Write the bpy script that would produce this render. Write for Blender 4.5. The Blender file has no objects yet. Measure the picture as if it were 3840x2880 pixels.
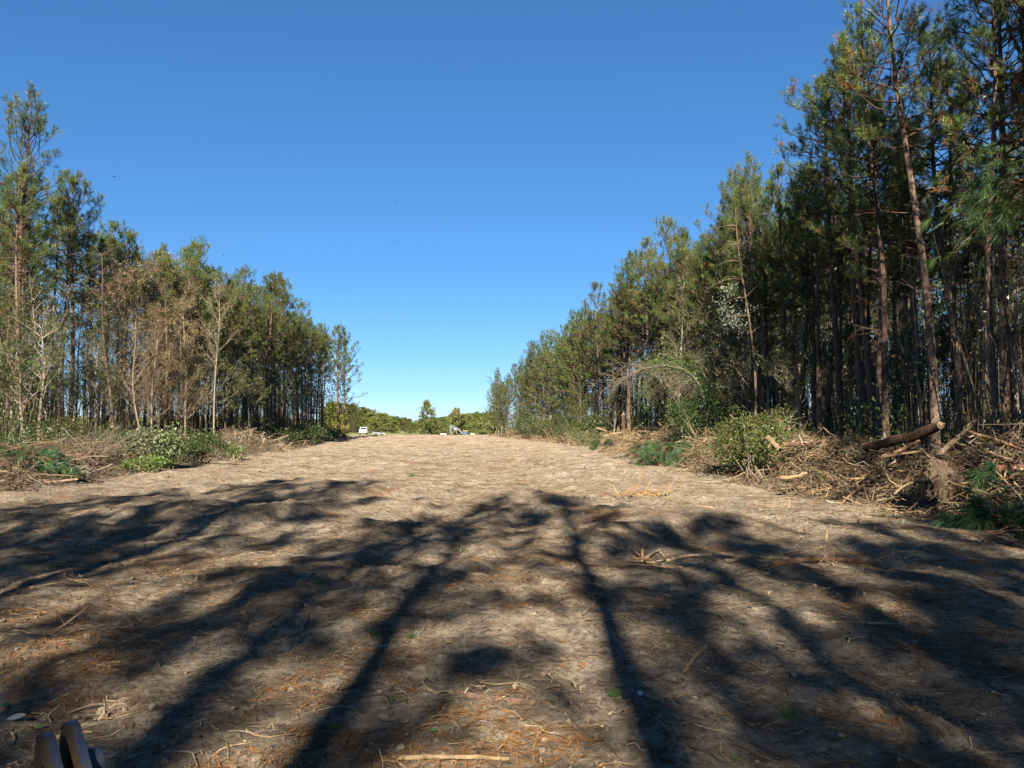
import bpy, math, random
import numpy as np
from mathutils import Vector

random.seed(11)
rng = np.random.default_rng(11)
R = math.radians
scene = bpy.context.scene
COL = scene.collection

# ------------------------------------------------------------------ camera
FPX = 2885.0                       # focal length in photo pixels (3840 wide)
PITCH = math.atan(160.0 / FPX)     # eye level runs at row 1600 of 2880
EYE = 2.0
cam_d = bpy.data.cameras.new('camera')
cam_d.sensor_width = 36.0
cam_d.lens = 36.0 * FPX / 3840.0
cam_d.clip_start = 0.05
cam_d.clip_end = 9000.0
cam = bpy.data.objects.new('camera', cam_d)
cam.location = (0, 0, EYE)
cam.rotation_euler = (R(90) + PITCH, 0, 0)
COL.objects.link(cam)
scene.camera = cam

# ------------------------------------------------------------------ sky, sun, exposure
SUN_EL, SUN_AZ = R(30.0), R(1.6)   # sun low behind the viewer, shadows run away along +Y
SKY_STRENGTH = 0.073
world = bpy.data.worlds.new('World')
scene.world = world
world.use_nodes = True
wn = world.node_tree
wn.nodes.clear()
sky = wn.nodes.new('ShaderNodeTexSky')
sky.sky_type = 'NISHITA'
sky.sun_disc = False
sky.sun_elevation = SUN_EL
sky.sun_rotation = R(180.0) + SUN_AZ
sky.altitude = 60.0
sky.air_density = 0.8
sky.dust_density = 0.04
sky.ozone_density = 10.0
bg = wn.nodes.new('ShaderNodeBackground')
bg.inputs['Strength'].default_value = SKY_STRENGTH
wo = wn.nodes.new('ShaderNodeOutputWorld')
sgm = wn.nodes.new('ShaderNodeGamma')          # even tone response of the whole sky, as the phone's
sgm.inputs['Gamma'].default_value = 0.75
shs = wn.nodes.new('ShaderNodeHueSaturation')
shs.inputs['Saturation'].default_value = 1.14
wn.links.new(sky.outputs['Color'], sgm.inputs['Color'])
wn.links.new(sgm.outputs['Color'], shs.inputs['Color'])
wn.links.new(shs.outputs['Color'], bg.inputs['Color'])
wn.links.new(bg.outputs['Background'], wo.inputs['Surface'])

sun_d = bpy.data.lights.new('sun', 'SUN')
sun_d.energy = 5.0
sun_d.angle = R(0.53)
sun_d.color = (1.0, 0.91, 0.76)
sun = bpy.data.objects.new('sun', sun_d)
sun.location = (0, -60, 60)
ldir = Vector((math.sin(SUN_AZ) * math.cos(SUN_EL), math.cos(SUN_AZ) * math.cos(SUN_EL), -math.sin(SUN_EL)))
sun.rotation_euler = ldir.to_track_quat('-Z', 'Y').to_euler()
COL.objects.link(sun)

scene.view_settings.view_transform = 'Standard'
scene.view_settings.look = 'None'
scene.view_settings.gamma = 1.0
scene.view_settings.exposure = 1.68
scene.render.engine = 'CYCLES'
cy = scene.cycles
cy.max_bounces = 4
cy.diffuse_bounces = 2
cy.glossy_bounces = 2
cy.transmission_bounces = 3
cy.transparent_max_bounces = 4
cy.use_denoising = True
cy.use_adaptive_sampling = False
try:
    cy.denoiser = 'OPENIMAGEDENOISE'
    cy.denoising_prefilter = 'FAST'
except Exception:
    pass


# ------------------------------------------------------------------ helpers
def ray(px, py):
    """direction through a photo pixel (3840 x 2880) with unit Y component"""
    x = (px - 1920.0) / FPX
    z = (1440.0 - py) / FPX
    y2 = math.cos(PITCH) - z * math.sin(PITCH)
    z2 = math.sin(PITCH) + z * math.cos(PITCH)
    return Vector((x / y2, 1.0, z2 / y2))


def at(px, py, Y):
    d = ray(px, py)
    return Vector((d.x * Y, Y, EYE + d.z * Y))


def norm(a):
    return a / np.maximum(np.linalg.norm(a, axis=-1, keepdims=True), 1e-9)


def vnoise(x, y, seed=0):
    xi = np.floor(x).astype(np.int64)
    yi = np.floor(y).astype(np.int64)
    fx, fy = x - xi, y - yi
    fx = fx * fx * fx * (fx * (fx * 6 - 15) + 10)
    fy = fy * fy * fy * (fy * (fy * 6 - 15) + 10)

    def h(a, b):
        k = (a * 374761393 + b * 668265263 + seed * 144269504) & 0xffffffff
        k = ((k ^ (k >> 13)) * 1274126177) & 0xffffffff
        k = ((k ^ (k >> 16)) * 2246822519) & 0xffffffff
        return ((k ^ (k >> 15)) & 0xffffff) / float(0xffffff)
    a = h(xi, yi) * (1 - fx) + h(xi + 1, yi) * fx
    b = h(xi, yi + 1) * (1 - fx) + h(xi + 1, yi + 1) * fx
    return (a * (1 - fy) + b * fy) * 2 - 1


def sstep(a, b, x):
    t = np.clip((x - a) / (b - a), 0, 1)
    return t * t * (3 - 2 * t)


# edges of the clearing: feet of the two brush banks and the front rows of the woods, X against distance Y
FRd, FRx = [-40, 0, 14, 20.6, 30, 45, 72, 100, 130, 172, 220], [9.0, 9.3, 9.6, 9.8, 8.8, 8.4, 7.6, 4.2, 0.2, -6.5, -16]
TRd, TRx = [-60, 10, 27, 36, 50, 66, 86, 120, 150, 172], [13.5, 13.5, 13.2, 14.0, 13.5, 12.5, 10.5, 4.5, -1, -4.5]
FLd, FLx = [-40, 0, 23, 34, 43, 54, 70, 113, 141, 180, 230], [-13, -13, -15.4, -16.8, -18.2, -17.8, -19.8, -27, -31, -36, -43]
TLd, TLx = [0, 30, 44, 55, 70, 100, 141], [-21, -23, -27.0, -25.5, -23.6, -27.5, -31.7]


def hgt(x, y):
    x = np.asarray(x, float)
    y = np.asarray(y, float)
    d = np.sqrt(x * x + y * y)
    near = np.exp(-d / 45.0)
    z = 0.13 * vnoise(x * .22, y * .22, 1) + 0.11 * vnoise(x * .55, y * .6, 2)
    z = z * (0.4 + 0.6 * np.clip(d / 12, 0, 1))
    # machine-scraped texture: clods and low furrows slightly along the line of work
    z += 0.050 * vnoise(x * 1.9 + .3 * y, y * 1.3, 3)
    z += 0.030 * vnoise(x * 4.3 + .5 * y, y * 4.0, 4) * (near * .8 + .2)
    c = vnoise(x * 9.5, y * 9.5, 5)
    z += 0.022 * np.sign(c) * np.abs(c) ** 1.4 * near
    z += 0.007 * vnoise(x * 24, y * 24, 6) * np.exp(-d / 14.0)
    # faint lanes where the machine has crawled up and down the strip
    fade = sstep(6, 14, y) * (1 - sstep(70, 120, y))
    for xc in (-1.6 + 1.1 * np.sin(y * .045), 4.4 - .03 * y + .7 * np.sin(y * .06 + 1), -7.5 - .05 * y + .8 * np.sin(y * .05 + 2)):
        for o_ in (-1.05, 1.05):
            q = np.abs(x - xc - o_)
            z = z + fade * (-.045 * np.exp(-(q / .28) ** 4) + .03 * np.exp(-((q - .42) / .12) ** 2) + .012 * np.exp(-(q / .28) ** 4) * np.sin(y * 16))
    # soil under the brush banks
    fr, fl = np.interp(y, FRd, FRx), np.interp(y, FLd, FLx)
    ur, ul = x - fr, fl - x
    nb = .75 + .5 * vnoise(x * .25 + 3, y * .28, 8)
    kr = sstep(3, 9, y) * (1 - sstep(120, 170, y))
    z += kr * nb * (1.15 - .55 * sstep(46, 85, y)) * sstep(0.0, 2.2, ur) * (1 - .75 * sstep(2.8, 5.6, ur))
    kl = sstep(3, 9, y) * (1 - sstep(125, 165, y))
    z += kl * nb * .75 * sstep(0.0, 2.4, ul) * (1 - .75 * sstep(2.8, 6.0, ul))
    # single heaps left in the open
    for hx, hy, hr, hh in ((-4.9, 16.2, 1.25, .34), (-6.2, 15.2, .9, .16), (-5.0, 24.2, 1.1, .28), (-3.7, 20.5, .9, .16),
                           (3.0, 8.3, .9, .10), (-7.6, 18.0, 1.0, .2), (-9.2, 15.0, 1.2, .2), (4.1, 22.0, .8, .12), (0.9, 18.6, .9, .10)):
        q = ((x - hx) / hr) ** 2 + ((y - hy) / (hr * .8)) ** 2
        z += hh * np.exp(-q) * (1 + .25 * vnoise(x * 3, y * 3, 9))
    # beyond the crest the land falls away, more so towards the right, then climbs to a low hill on the left
    side = np.clip((x + 45) / 30.0, 0, 1)
    z -= sstep(185, 262, y) * (0.5 + 2.7 * side)
    z += sstep(300, 520, y) * (1 - sstep(-170, -70, x)) * 9.0
    return z


def hz(x, y):
    return float(hgt(np.array([x]), np.array([y]))[0])


def G(px, py):
    """where the ray through a photo pixel meets the ground"""
    d = ray(px, py)
    t = -EYE / d.z
    for _ in range(6):
        t = (hz(d.x * t, t) - EYE) / d.z
    return Vector((d.x * t, t, hz(d.x * t, t)))


class Geo:
    def __init__(self):
        self.V, self.F, self.C, self.M, self.n = [], [], [], [], 0

    def add(self, V, F, col, mat=0):
        V = np.asarray(V, np.float32).reshape(-1, 3)
        F = np.asarray(F, np.int64)
        col = np.asarray(col, np.float32)
        if col.ndim == 1:
            col = np.tile(col[None, :3], (len(V), 1))
        self.V.append(V)
        self.C.append(col[:, :3])
        self.F.append(F + self.n)
        self.M.append(np.full(len(F), mat, np.int32))
        self.n += len(V)

    def mesh(self, name, mats, smooth=True):
        me = bpy.data.meshes.new(name)
        V = np.concatenate(self.V)
        C = np.concatenate(self.C)
        loops = np.concatenate([f.ravel() for f in self.F]).astype(np.int32)
        tot = np.concatenate([np.full(len(f), f.shape[1], np.int32) for f in self.F])
        M = np.concatenate(self.M)
        st = np.concatenate([[0], np.cumsum(tot)[:-1]]).astype(np.int32)
        me.vertices.add(len(V))
        me.vertices.foreach_set('co', V.ravel())
        me.loops.add(len(loops))
        me.loops.foreach_set('vertex_index', loops)
        me.polygons.add(len(tot))
        me.polygons.foreach_set('loop_start', st)
        me.polygons.foreach_set('material_index', M)
        me.polygons.foreach_set('use_smooth', np.full(len(tot), bool(smooth)))
        me.update(calc_edges=True)
        a = me.color_attributes.new('Col', 'FLOAT_COLOR', 'POINT')
        a.data.foreach_set('color', np.concatenate([C, np.ones((len(C), 1), np.float32)], 1).ravel())
        for m in (mats if isinstance(mats, (list, tuple)) else [mats]):
            me.materials.append(m)
        return me


def tubes(geo, P, rad, sides=4, col=(.2, .15, .1), mat=0, caps=False, colend=None, capmat=None):
    """P (n,m,3) centre lines, rad (n,m)"""
    P = np.asarray(P, float)
    rad = np.asarray(rad, float)
    if P.ndim == 2:
        P, rad = P[None], rad[None]
    n, m = P.shape[:2]
    if n == 0:
        return
    T = np.empty_like(P)
    T[:, 1:-1] = P[:, 2:] - P[:, :-2]
    T[:, 0] = P[:, 1] - P[:, 0]
    T[:, -1] = P[:, -1] - P[:, -2]
    T = norm(T)
    ref = np.where(np.abs(T[:, :1, 2:3]) > .9, np.array([1., 0, 0]), np.array([0, 0, 1.]))
    U = norm(np.cross(T, np.broadcast_to(ref, T.shape)))
    W = np.cross(T, U)
    a = np.arange(sides) * 2 * math.pi / sides
    V = P[:, :, None] + rad[:, :, None, None] * (np.cos(a)[:, None] * U[:, :, None] + np.sin(a)[:, None] * W[:, :, None])
    idx = np.arange(n * m * sides).reshape(n, m, sides)
    q = np.stack([idx[:, :-1], np.roll(idx, -1, 2)[:, :-1], np.roll(idx, -1, 2)[:, 1:], idx[:, 1:]], -1).reshape(-1, 4)
    c = np.asarray(col, float)
    if c.ndim == 2:
        c = np.repeat(c, m * sides, 0)
    geo.add(V, q, c, mat)
    if caps:
        for k in (0, m - 1):
            ring = V[:, k]
            cen = ring.mean(1)
            VV = np.concatenate([ring, cen[:, None]], 1)
            b = np.arange(n)[:, None] * (sides + 1)
            i = np.arange(sides)[None]
            j = (i + 1) % sides
            tri = np.stack([b + i + 0 * j, b + j, b + sides + 0 * i], -1)
            if k == 0:
                tri = tri[..., ::-1]
            cc = colend if colend is not None else col
            cc = np.asarray(cc, float)
            if cc.ndim == 2:
                cc = np.repeat(cc, sides + 1, 0)
            geo.add(VV, tri.reshape(-1, 3), cc, mat if capmat is None else capmat)


def tufts(geo, P, D, L, k, w, col, spread=.85, shoot=.3, mat=0, g=rng):
    """brushes of long needles at shoot ends: P, D (n,3), L (n,)"""
    n = len(P)
    t = g.random((n, k)) ** .7
    base = P[:, None] + D[:, None] * (t * shoot)[..., None]
    rnd = g.normal(size=(n, k, 3))
    rnd -= (rnd * D[:, None]).sum(-1, keepdims=True) * D[:, None]
    dr = norm(D[:, None] * (.45 + .5 * t)[..., None] + norm(rnd) * spread)
    ln = (L[:, None] * (.75 + .5 * g.random((n, k))))[..., None]
    tip = base + dr * ln
    tip[..., 2] -= ln[..., 0] * .10
    side = norm(np.cross(dr, g.normal(size=(n, k, 3)))) * (w / 2)
    V = np.stack([base + side, tip, base - side], 2).reshape(-1, 3)
    F = np.arange(n * k * 3).reshape(-1, 3)
    c = np.repeat(np.asarray(col)[:, None], k, 1) * (.8 + .4 * g.random((n, k, 1)))
    geo.add(V, F, np.repeat(c.reshape(-1, 3), 3, 0), mat)


def leaves(geo, P, size, col, g=rng, flat=.0, aspect=.55, mat=0, droop=0.):
    n = len(P)
    u = norm(g.normal(size=(n, 3)) + np.array([0, 0, -droop]))
    nn = norm(g.normal(size=(n, 3)) + np.array([0, 0, flat]))
    v = norm(np.cross(nn, u))
    nn = np.cross(u, v)
    s = size[:, None] if np.ndim(size) else np.full((n, 1), size)
    fold = nn * s * .12
    V = np.stack([P, P + u * s * .5 + v * s * aspect * .5 + fold, P + u * s, P + u * s * .5 - v * s * aspect * .5 + fold], 1)
    F = np.arange(n * 4).reshape(-1, 4)
    F = np.concatenate([F[:, [0, 1, 2]], F[:, [0, 2, 3]]])
    geo.add(V.reshape(-1, 3), F, np.repeat(np.asarray(col), 4, 0), mat)


def pick(pal, n, g=rng, var=.2):
    pal = np.asarray(pal, float)
    c = pal[g.integers(0, len(pal), n)]
    return c * (1 - var + 2 * var * g.random((n, 1)))


def tag(o, label, cat, group=None, kind=None):
    o['label'] = label
    o['category'] = cat
    if group:
        o['group'] = group
    if kind:
        o['kind'] = kind
    return o


def empty(name, loc=(0, 0, 0), rz=0., sc=1.):
    o = bpy.data.objects.new(name, None)
    o.empty_display_size = .2
    o.location = loc
    o.rotation_euler = (0, 0, rz)
    o.scale = (sc, sc, sc)
    COL.objects.link(o)
    return o


def obj(name, me, parent=None, loc=None):
    o = bpy.data.objects.new(name, me)
    if parent is not None:
        o.parent = parent
    if loc is not None:
        o.location = loc
    COL.objects.link(o)
    return o


ORD = ('first second third fourth fifth sixth seventh eighth ninth tenth eleventh twelfth thirteenth fourteenth fifteenth sixteenth '
       'seventeenth eighteenth nineteenth twentieth').split()
TENS = {2: 'twenty', 3: 'thirty', 4: 'forty', 5: 'fifty', 6: 'sixty', 7: 'seventy', 8: 'eighty', 9: 'ninety'}
TENTH = {3: 'thirtieth', 4: 'fortieth', 5: 'fiftieth', 6: 'sixtieth', 7: 'seventieth', 8: 'eightieth', 9: 'ninetieth'}


def ordinal(i):
    if i >= 100:
        h = ('hundred', 'two-hundred')[i // 100 - 1]
        return h + 'th' if i % 100 == 0 else h + '-and-' + ordinal(i % 100)
    if i <= 20:
        return ORD[i - 1]
    t, u = divmod(i, 10)
    return TENTH[t] if u == 0 else TENS[t] + '-' + ORD[u - 1]


# ------------------------------------------------------------------ materials
def new_mat(name):
    m = bpy.data.materials.new(name)
    m.use_nodes = True
    nt = m.node_tree
    nt.nodes.clear()
    out = nt.nodes.new('ShaderNodeOutputMaterial')
    return m, nt, out


def N(nt, typ, **kw):
    n = nt.nodes.new(typ)
    for k, v in kw.items():
        if k in n.inputs:
            n.inputs[k].default_value = v
        else:
            setattr(n, k, v)
    return n


def ramp(nt, stops):
    n = nt.nodes.new('ShaderNodeValToRGB')
    e = n.color_ramp.elements
    e[0].position, e[0].color = stops[0][0], (*stops[0][1], 1)
    e[1].position, e[1].color = stops[-1][0], (*stops[-1][1], 1)
    for p, c in stops[1:-1]:
        x = e.new(p)
        x.color = (*c, 1)
    return n


def mixc(nt, fac, a, b, mode='MIX'):
    n = nt.nodes.new('ShaderNodeMix')
    n.data_type = 'RGBA'
    n.blend_type = mode
    for s, v in ((0, fac), (6, a), (7, b)):
        if isinstance(v, (int, float)):
            n.inputs[s].default_value = v
        elif isinstance(v, tuple):
            n.inputs[s].default_value = (*v, 1)
        else:
            nt.links.new(v, n.inputs[s])
    return n.outputs[2]


def foliage_mat(name, trans=.35, hue=.03, val=.35, gloss=.06):
    m, nt, out = new_mat(name)
    at_ = N(nt, 'ShaderNodeAttribute', attribute_name='Col')
    oi = N(nt, 'ShaderNodeObjectInfo')
    h = N(nt, 'ShaderNodeHueSaturation')
    mr = N(nt, 'ShaderNodeMapRange')
    mr.inputs[3].default_value, mr.inputs[4].default_value = .5 - hue, .5 + hue
    nt.links.new(oi.outputs['Random'], mr.inputs[0])
    nt.links.new(mr.outputs[0], h.inputs['Hue'])
    wv = N(nt, 'ShaderNodeMath', operation='MULTIPLY')
    wv.inputs[1].default_value = 7.31
    fr = N(nt, 'ShaderNodeMath', operation='FRACT')
    nt.links.new(oi.outputs['Random'], wv.inputs[0])
    nt.links.new(wv.outputs[0], fr.inputs[0])
    mv = N(nt, 'ShaderNodeMapRange')
    mv.inputs[3].default_value, mv.inputs[4].default_value = .88 * (1 - val), .88 * (1 + val)
    nt.links.new(fr.outputs[0], mv.inputs[0])
    nt.links.new(mv.outputs[0], h.inputs['Value'])
    nt.links.new(at_.outputs['Color'], h.inputs['Color'])
    d = N(nt, 'ShaderNodeBsdfDiffuse')
    t = N(nt, 'ShaderNodeBsdfTranslucent')
    gl = N(nt, 'ShaderNodeBsdfGlossy')
    gl.inputs['Roughness'].default_value = .38
    gl.inputs['Color'].default_value = (.8, .8, .8, 1)
    for s in (d, t):
        nt.links.new(h.outputs['Color'], s.inputs['Color'])
    a = N(nt, 'ShaderNodeMixShader')
    a.inputs[0].default_value = trans
    nt.links.new(d.outputs[0], a.inputs[1])
    nt.links.new(t.outputs[0], a.inputs[2])
    b = N(nt, 'ShaderNodeMixShader')
    b.inputs[0].default_value = gloss
    nt.links.new(a.outputs[0], b.inputs[1])
    nt.links.new(gl.outputs[0], b.inputs[2])
    nt.links.new(b.outputs[0], out.inputs['Surface'])
    return m


def bark_mat(name, dark, light, scale=(7, 7, 1.6), rough=.9, use_col=True, bump=.5):
    """plated or smooth bark: two noises, a little object-to-object variation, vertex colour as a tint"""
    m, nt, out = new_mat(name)
    tc = N(nt, 'ShaderNodeTexCoord')
    mp = N(nt, 'ShaderNodeMapping')
    mp.inputs['Scale'].default_value = scale
    nt.links.new(tc.outputs['Object'], mp.inputs['Vector'])
    vo = N(nt, 'ShaderNodeTexVoronoi', Scale=1.6)
    nt.links.new(mp.outputs[0], vo.inputs['Vector'])
    no = N(nt, 'ShaderNodeTexNoise', Scale=2.2, Detail=6.0, Roughness=.65)
    nt.links.new(mp.outputs[0], no.inputs['Vector'])
    mx = N(nt, 'ShaderNodeMath', operation='MULTIPLY_ADD')
    mx.inputs[1].default_value = .6
    nt.links.new(vo.outputs['Distance'], mx.inputs[0])
    nt.links.new(no.outputs['Fac'], mx.inputs[2])
    rp = ramp(nt, [(.38, dark), (.62, tuple((a + b) / 2 for a, b in zip(dark, light))), (.95, light)])
    nt.links.new(mx.outputs[0], rp.inputs[0])
    col = rp.outputs[0]
    if use_col:
        a = N(nt, 'ShaderNodeAttribute', attribute_name='Col')
        col = mixc(nt, 1.0, col, a.outputs['Color'], 'MULTIPLY')
    oi = N(nt, 'ShaderNodeObjectInfo')
    mv = N(nt, 'ShaderNodeMapRange')
    mv.inputs[3].default_value, mv.inputs[4].default_value = .58, 1.05
    nt.links.new(oi.outputs['Random'], mv.inputs[0])
    hs = N(nt, 'ShaderNodeHueSaturation')
    nt.links.new(mv.outputs[0], hs.inputs['Value'])
    nt.links.new(col, hs.inputs['Color'])
    bp = N(nt, 'ShaderNodeBump', Strength=bump, Distance=.03)
    nt.links.new(mx.outputs[0], bp.inputs['Height'])
    d = N(nt, 'ShaderNodeBsdfDiffuse', Roughness=.8)
    nt.links.new(hs.outputs['Color'], d.inputs['Color'])
    nt.links.new(bp.outputs[0], d.inputs['Normal'])
    nt.links.new(d.outputs[0], out.inputs['Surface'])
    return m


def wood_mat(name, grain=18., rough=.8):
    """stick and split-wood material: colour per piece from the mesh, streaked grain"""
    m, nt, out = new_mat(name)
    a = N(nt, 'ShaderNodeAttribute', attribute_name='Col')
    g = N(nt, 'ShaderNodeNewGeometry')
    no = N(nt, 'ShaderNodeTexNoise', Scale=grain, Detail=3.0, Roughness=.6)
    nt.links.new(g.outputs['Position'], no.inputs['Vector'])
    rp = ramp(nt, [(.3, (.30, .28, .26)), (.7, (.77, .74, .71))])
    nt.links.new(no.outputs['Fac'], rp.inputs[0])
    c = mixc(nt, 1.0, a.outputs['Color'], rp.outputs[0], 'MULTIPLY')
    d = N(nt, 'ShaderNodeBsdfDiffuse', Roughness=.6)
    nt.links.new(c, d.inputs['Color'])
    nt.links.new(d.outputs[0], out.inputs['Surface'])
    return m


def plain_mat(name, col, rough=.5, metal=0., spec=.5, noise=None):
    m, nt, out = new_mat(name)
    p = N(nt, 'ShaderNodeBsdfPrincipled', Roughness=rough, Metallic=metal)
    p.inputs['Specular IOR Level'].default_value = spec
    p.inputs['Base Color'].default_value = (*col, 1)
    if noise:
        sc, c2, lo, hi = noise
        tc = N(nt, 'ShaderNodeTexCoord')
        no = N(nt, 'ShaderNodeTexNoise', Scale=sc, Detail=6.0, Roughness=.7)
        nt.links.new(tc.outputs['Object'], no.inputs['Vector'])
        rp = ramp(nt, [(lo, col), (hi, c2)])
        nt.links.new(no.outputs['Fac'], rp.inputs[0])
        nt.links.new(rp.outputs[0], p.inputs['Base Color'])
        bp = N(nt, 'ShaderNodeBump', Strength=.25, Distance=.01)
        nt.links.new(no.outputs['Fac'], bp.inputs['Height'])
        nt.links.new(bp.outputs[0], p.inputs['Normal'])
    nt.links.new(p.outputs[0], out.inputs['Surface'])
    return m


M_NEEDLE = foliage_mat('pine_needles', .30, .014, .22, .025)
M_LEAF = foliage_mat('broad_leaves', .38, .02, .22, .03)
M_FAR = foliage_mat('far_foliage', .3, .03, .3, .0)
M_PINEBARK = bark_mat('pine_bark', (.042, .029, .023), (.225, .152, .115), (9, 9, 2.0), bump=.7)
M_GREYBARK = bark_mat('grey_bark', (.14, .115, .09), (.40, .345, .28), (5, 5, 3.0), bump=.25)
M_WOOD = wood_mat('brush_wood')
M_CHIP = wood_mat('chip_wood', 40.)


def ground_mat():
    m, nt, out = new_mat('scraped_soil')
    g = N(nt, 'ShaderNodeNewGeometry')
    pos = g.outputs['Position']

    def noise(sc, det=4., rough=.6, vec=pos, stretch=None):
        if stretch:
            mp = N(nt, 'ShaderNodeMapping')
            mp.inputs['Scale'].default_value = stretch
            mp.inputs['Rotation'].default_value = (0, 0, R(14))
            nt.links.new(vec, mp.inputs['Vector'])
            vec = mp.outputs[0]
        n = N(nt, 'ShaderNodeTexNoise', Scale=sc, Detail=det, Roughness=rough)
        nt.links.new(vec, n.inputs['Vector'])
        return n.outputs['Fac']
    base = ramp(nt, [(.28, (.107, .083, .060)), (.45, (.184, .151, .113)), (.60, (.250, .210, .160)), (.8, (.305, .262, .203))])
    nt.links.new(noise(.9, 8., .68), base.inputs[0])
    col = base.outputs[0]
    # damp darker soil, yellowish subsoil and rusty needle litter in patches of their own
    r1 = ramp(nt, [(.52, (0, 0, 0)), (.68, (.9, .9, .9))])
    nt.links.new(noise(.33, 6., .6), r1.inputs[0])
    col = mixc(nt, r1.outputs[0], col, (.112, .084, .062))
    r2 = ramp(nt, [(.62, (0, 0, 0)), (.76, (.6, .6, .6))])
    nt.links.new(noise(.55, 5., .6, stretch=(1, 1.0, 1)), r2.inputs[0])
    col = mixc(nt, r2.outputs[0], col, (.245, .198, .118))
    r3 = ramp(nt, [(.57, (0, 0, 0)), (.68, (.75, .75, .75))])
    nt.links.new(noise(.42, 7., .7, stretch=(1.3, .9, 1)), r3.inputs[0])
    col = mixc(nt, r3.outputs[0], col, (.162, .082, .042))
    # crumbs: fine light and dark speckle
    r4 = ramp(nt, [(.36, (.34, .32, .29)), (.49, (.95, .95, .95)), (.66, (1.5, 1.47, 1.4))])
    nt.links.new(noise(14., 8., .75), r4.inputs[0])
    col = mixc(nt, .85, col, r4.outputs[0], 'MULTIPLY')
    r5 = ramp(nt, [(.40, (.55, .5, .46)), (.55, (1, 1, 1)), (.7, (1.3, 1.26, 1.18))])
    nt.links.new(noise(3.2, 8., .75, stretch=(1.0, 1.6, 1)), r5.inputs[0])
    col = mixc(nt, .8, col, r5.outputs[0], 'MULTIPLY')
    # the grass verge and wood floor beyond the scraped ground use the vertex colour mask
    a = N(nt, 'ShaderNodeAttribute', attribute_name='Col')
    sep = N(nt, 'ShaderNodeSeparateColor')
    nt.links.new(a.outputs['Color'], sep.inputs[0])
    fl = ramp(nt, [(.3, (.055, .038, .024)), (.7, (.16, .105, .06))])
    nt.links.new(noise(5., 6., .7), fl.inputs[0])
    col = mixc(nt, sep.outputs[0], col, fl.outputs[0])
    gr = ramp(nt, [(.3, (.055, .07, .025)), (.7, (.13, .13, .055))])
    nt.links.new(noise(2., 6., .7), gr.inputs[0])
    col = mixc(nt, sep.outputs[1], col, gr.outputs[0])
    h1 = noise(11., 10., .72)
    h2 = noise(38., 6., .7)
    ad = N(nt, 'ShaderNodeMath', operation='MULTIPLY_ADD')
    ad.inputs[1].default_value = .3
    nt.links.new(h2, ad.inputs[0])
    nt.links.new(h1, ad.inputs[2])
    bp = N(nt, 'ShaderNodeBump', Strength=1.0, Distance=.10)
    nt.links.new(ad.outputs[0], bp.inputs['Height'])
    d = N(nt, 'ShaderNodeBsdfDiffuse', Roughness=1.0)
    nt.links.new(col, d.inputs['Color'])
    nt.links.new(bp.outputs[0], d.inputs['Normal'])
    nt.links.new(d.outputs[0], out.inputs['Surface'])
    return m


# ------------------------------------------------------------------ ground
def build_ground():
    def axis(pts):
        o = []
        for (a, b, s0, s1) in pts:
            x = a
            while x < b - 1e-6:
                o.append(x)
                t = (x - a) / (b - a)
                x += s0 + (s1 - s0) * t
        o.append(pts[-1][1])
        return np.array(o)
    ys = axis([(-3000, -200, 600, 300), (-200, -20, 30, 6), (-20, 2.5, 2, .3), (2.5, 14, .044, .10), (14, 45, .10, .36), (45, 200, .4, 1.8),
               (200, 600, 2.0, 20), (600, 5000, 60, 900)])
    xp = axis([(0, 5, .045, .06), (5, 14, .07, .16), (14, 34, .18, .6), (34, 90, .7, 4), (90, 400, 8, 40), (400, 4000, 90, 900)])
    xs = np.concatenate([-xp[::-1], xp[1:]])
    X, Y = np.meshgrid(xs, ys)
    Z = hgt(X, Y)
    far = sstep(500, 700, np.abs(X)) + sstep(700, 900, np.abs(Y))
    Z = np.where(far > 0, Z * (1 - np.clip(far, 0, 1)) - 3 * np.clip(far, 0, 1), Z)
    ny, nx = X.shape
    idx = np.arange(ny * nx).reshape(ny, nx)
    q = np.stack([idx[:-1, :-1], idx[:-1, 1:], idx[1:, 1:], idx[1:, :-1]], -1).reshape(-1, 4)
    fr, fl = np.interp(Y, FRd, FRx), np.interp(Y, FLd, FLx)
    wood = np.maximum(sstep(3.2, 6, X - fr), sstep(3.5, 7, fl - X)) * (Y > -5)
    verge = sstep(176, 196, Y + 4 * vnoise(X * .2, Y * .2, 31))
    C = np.stack([np.clip(wood * (1 - verge), 0, 1), np.clip(verge, 0, 1), 0 * X], -1).reshape(-1, 3)
    g = Geo()
    g.add(np.stack([X, Y, Z], -1).reshape(-1, 3), q, C)
    o = obj('ground', g.mesh('ground', ground_mat()))
    o['kind'] = 'structure'
    o['label'] = 'scraped tan sandy soil of the new clearing'
    return o


build_ground()

# ------------------------------------------------------------------ tree makers
PINE_PAL = [(.088, .145, .040), (.112, .16, .042), (.15, .185, .046), (.062, .11, .045), (.185, .20, .05)]
PINE_RUST = (.26, .125, .03)


def curve_path(n, H, amp, g, lean=(0, 0), lowf=1.0):
    t = np.linspace(0, 1, n)
    ph = g.random(4) * 6.28
    x = amp * (np.sin(t * 3.1 * lowf + ph[0]) - math.sin(ph[0])) + .35 * amp * (np.sin(t * 8.3 + ph[1]) - math.sin(ph[1])) + lean[0] * t * H
    y = amp * (np.sin(t * 2.7 * lowf + ph[2]) - math.sin(ph[2])) + .35 * amp * (np.sin(t * 7.7 + ph[3]) - math.sin(ph[3])) + lean[1] * t * H
    return np.stack([x, y, t * H - .35 * (1 - t)], 1)


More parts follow.
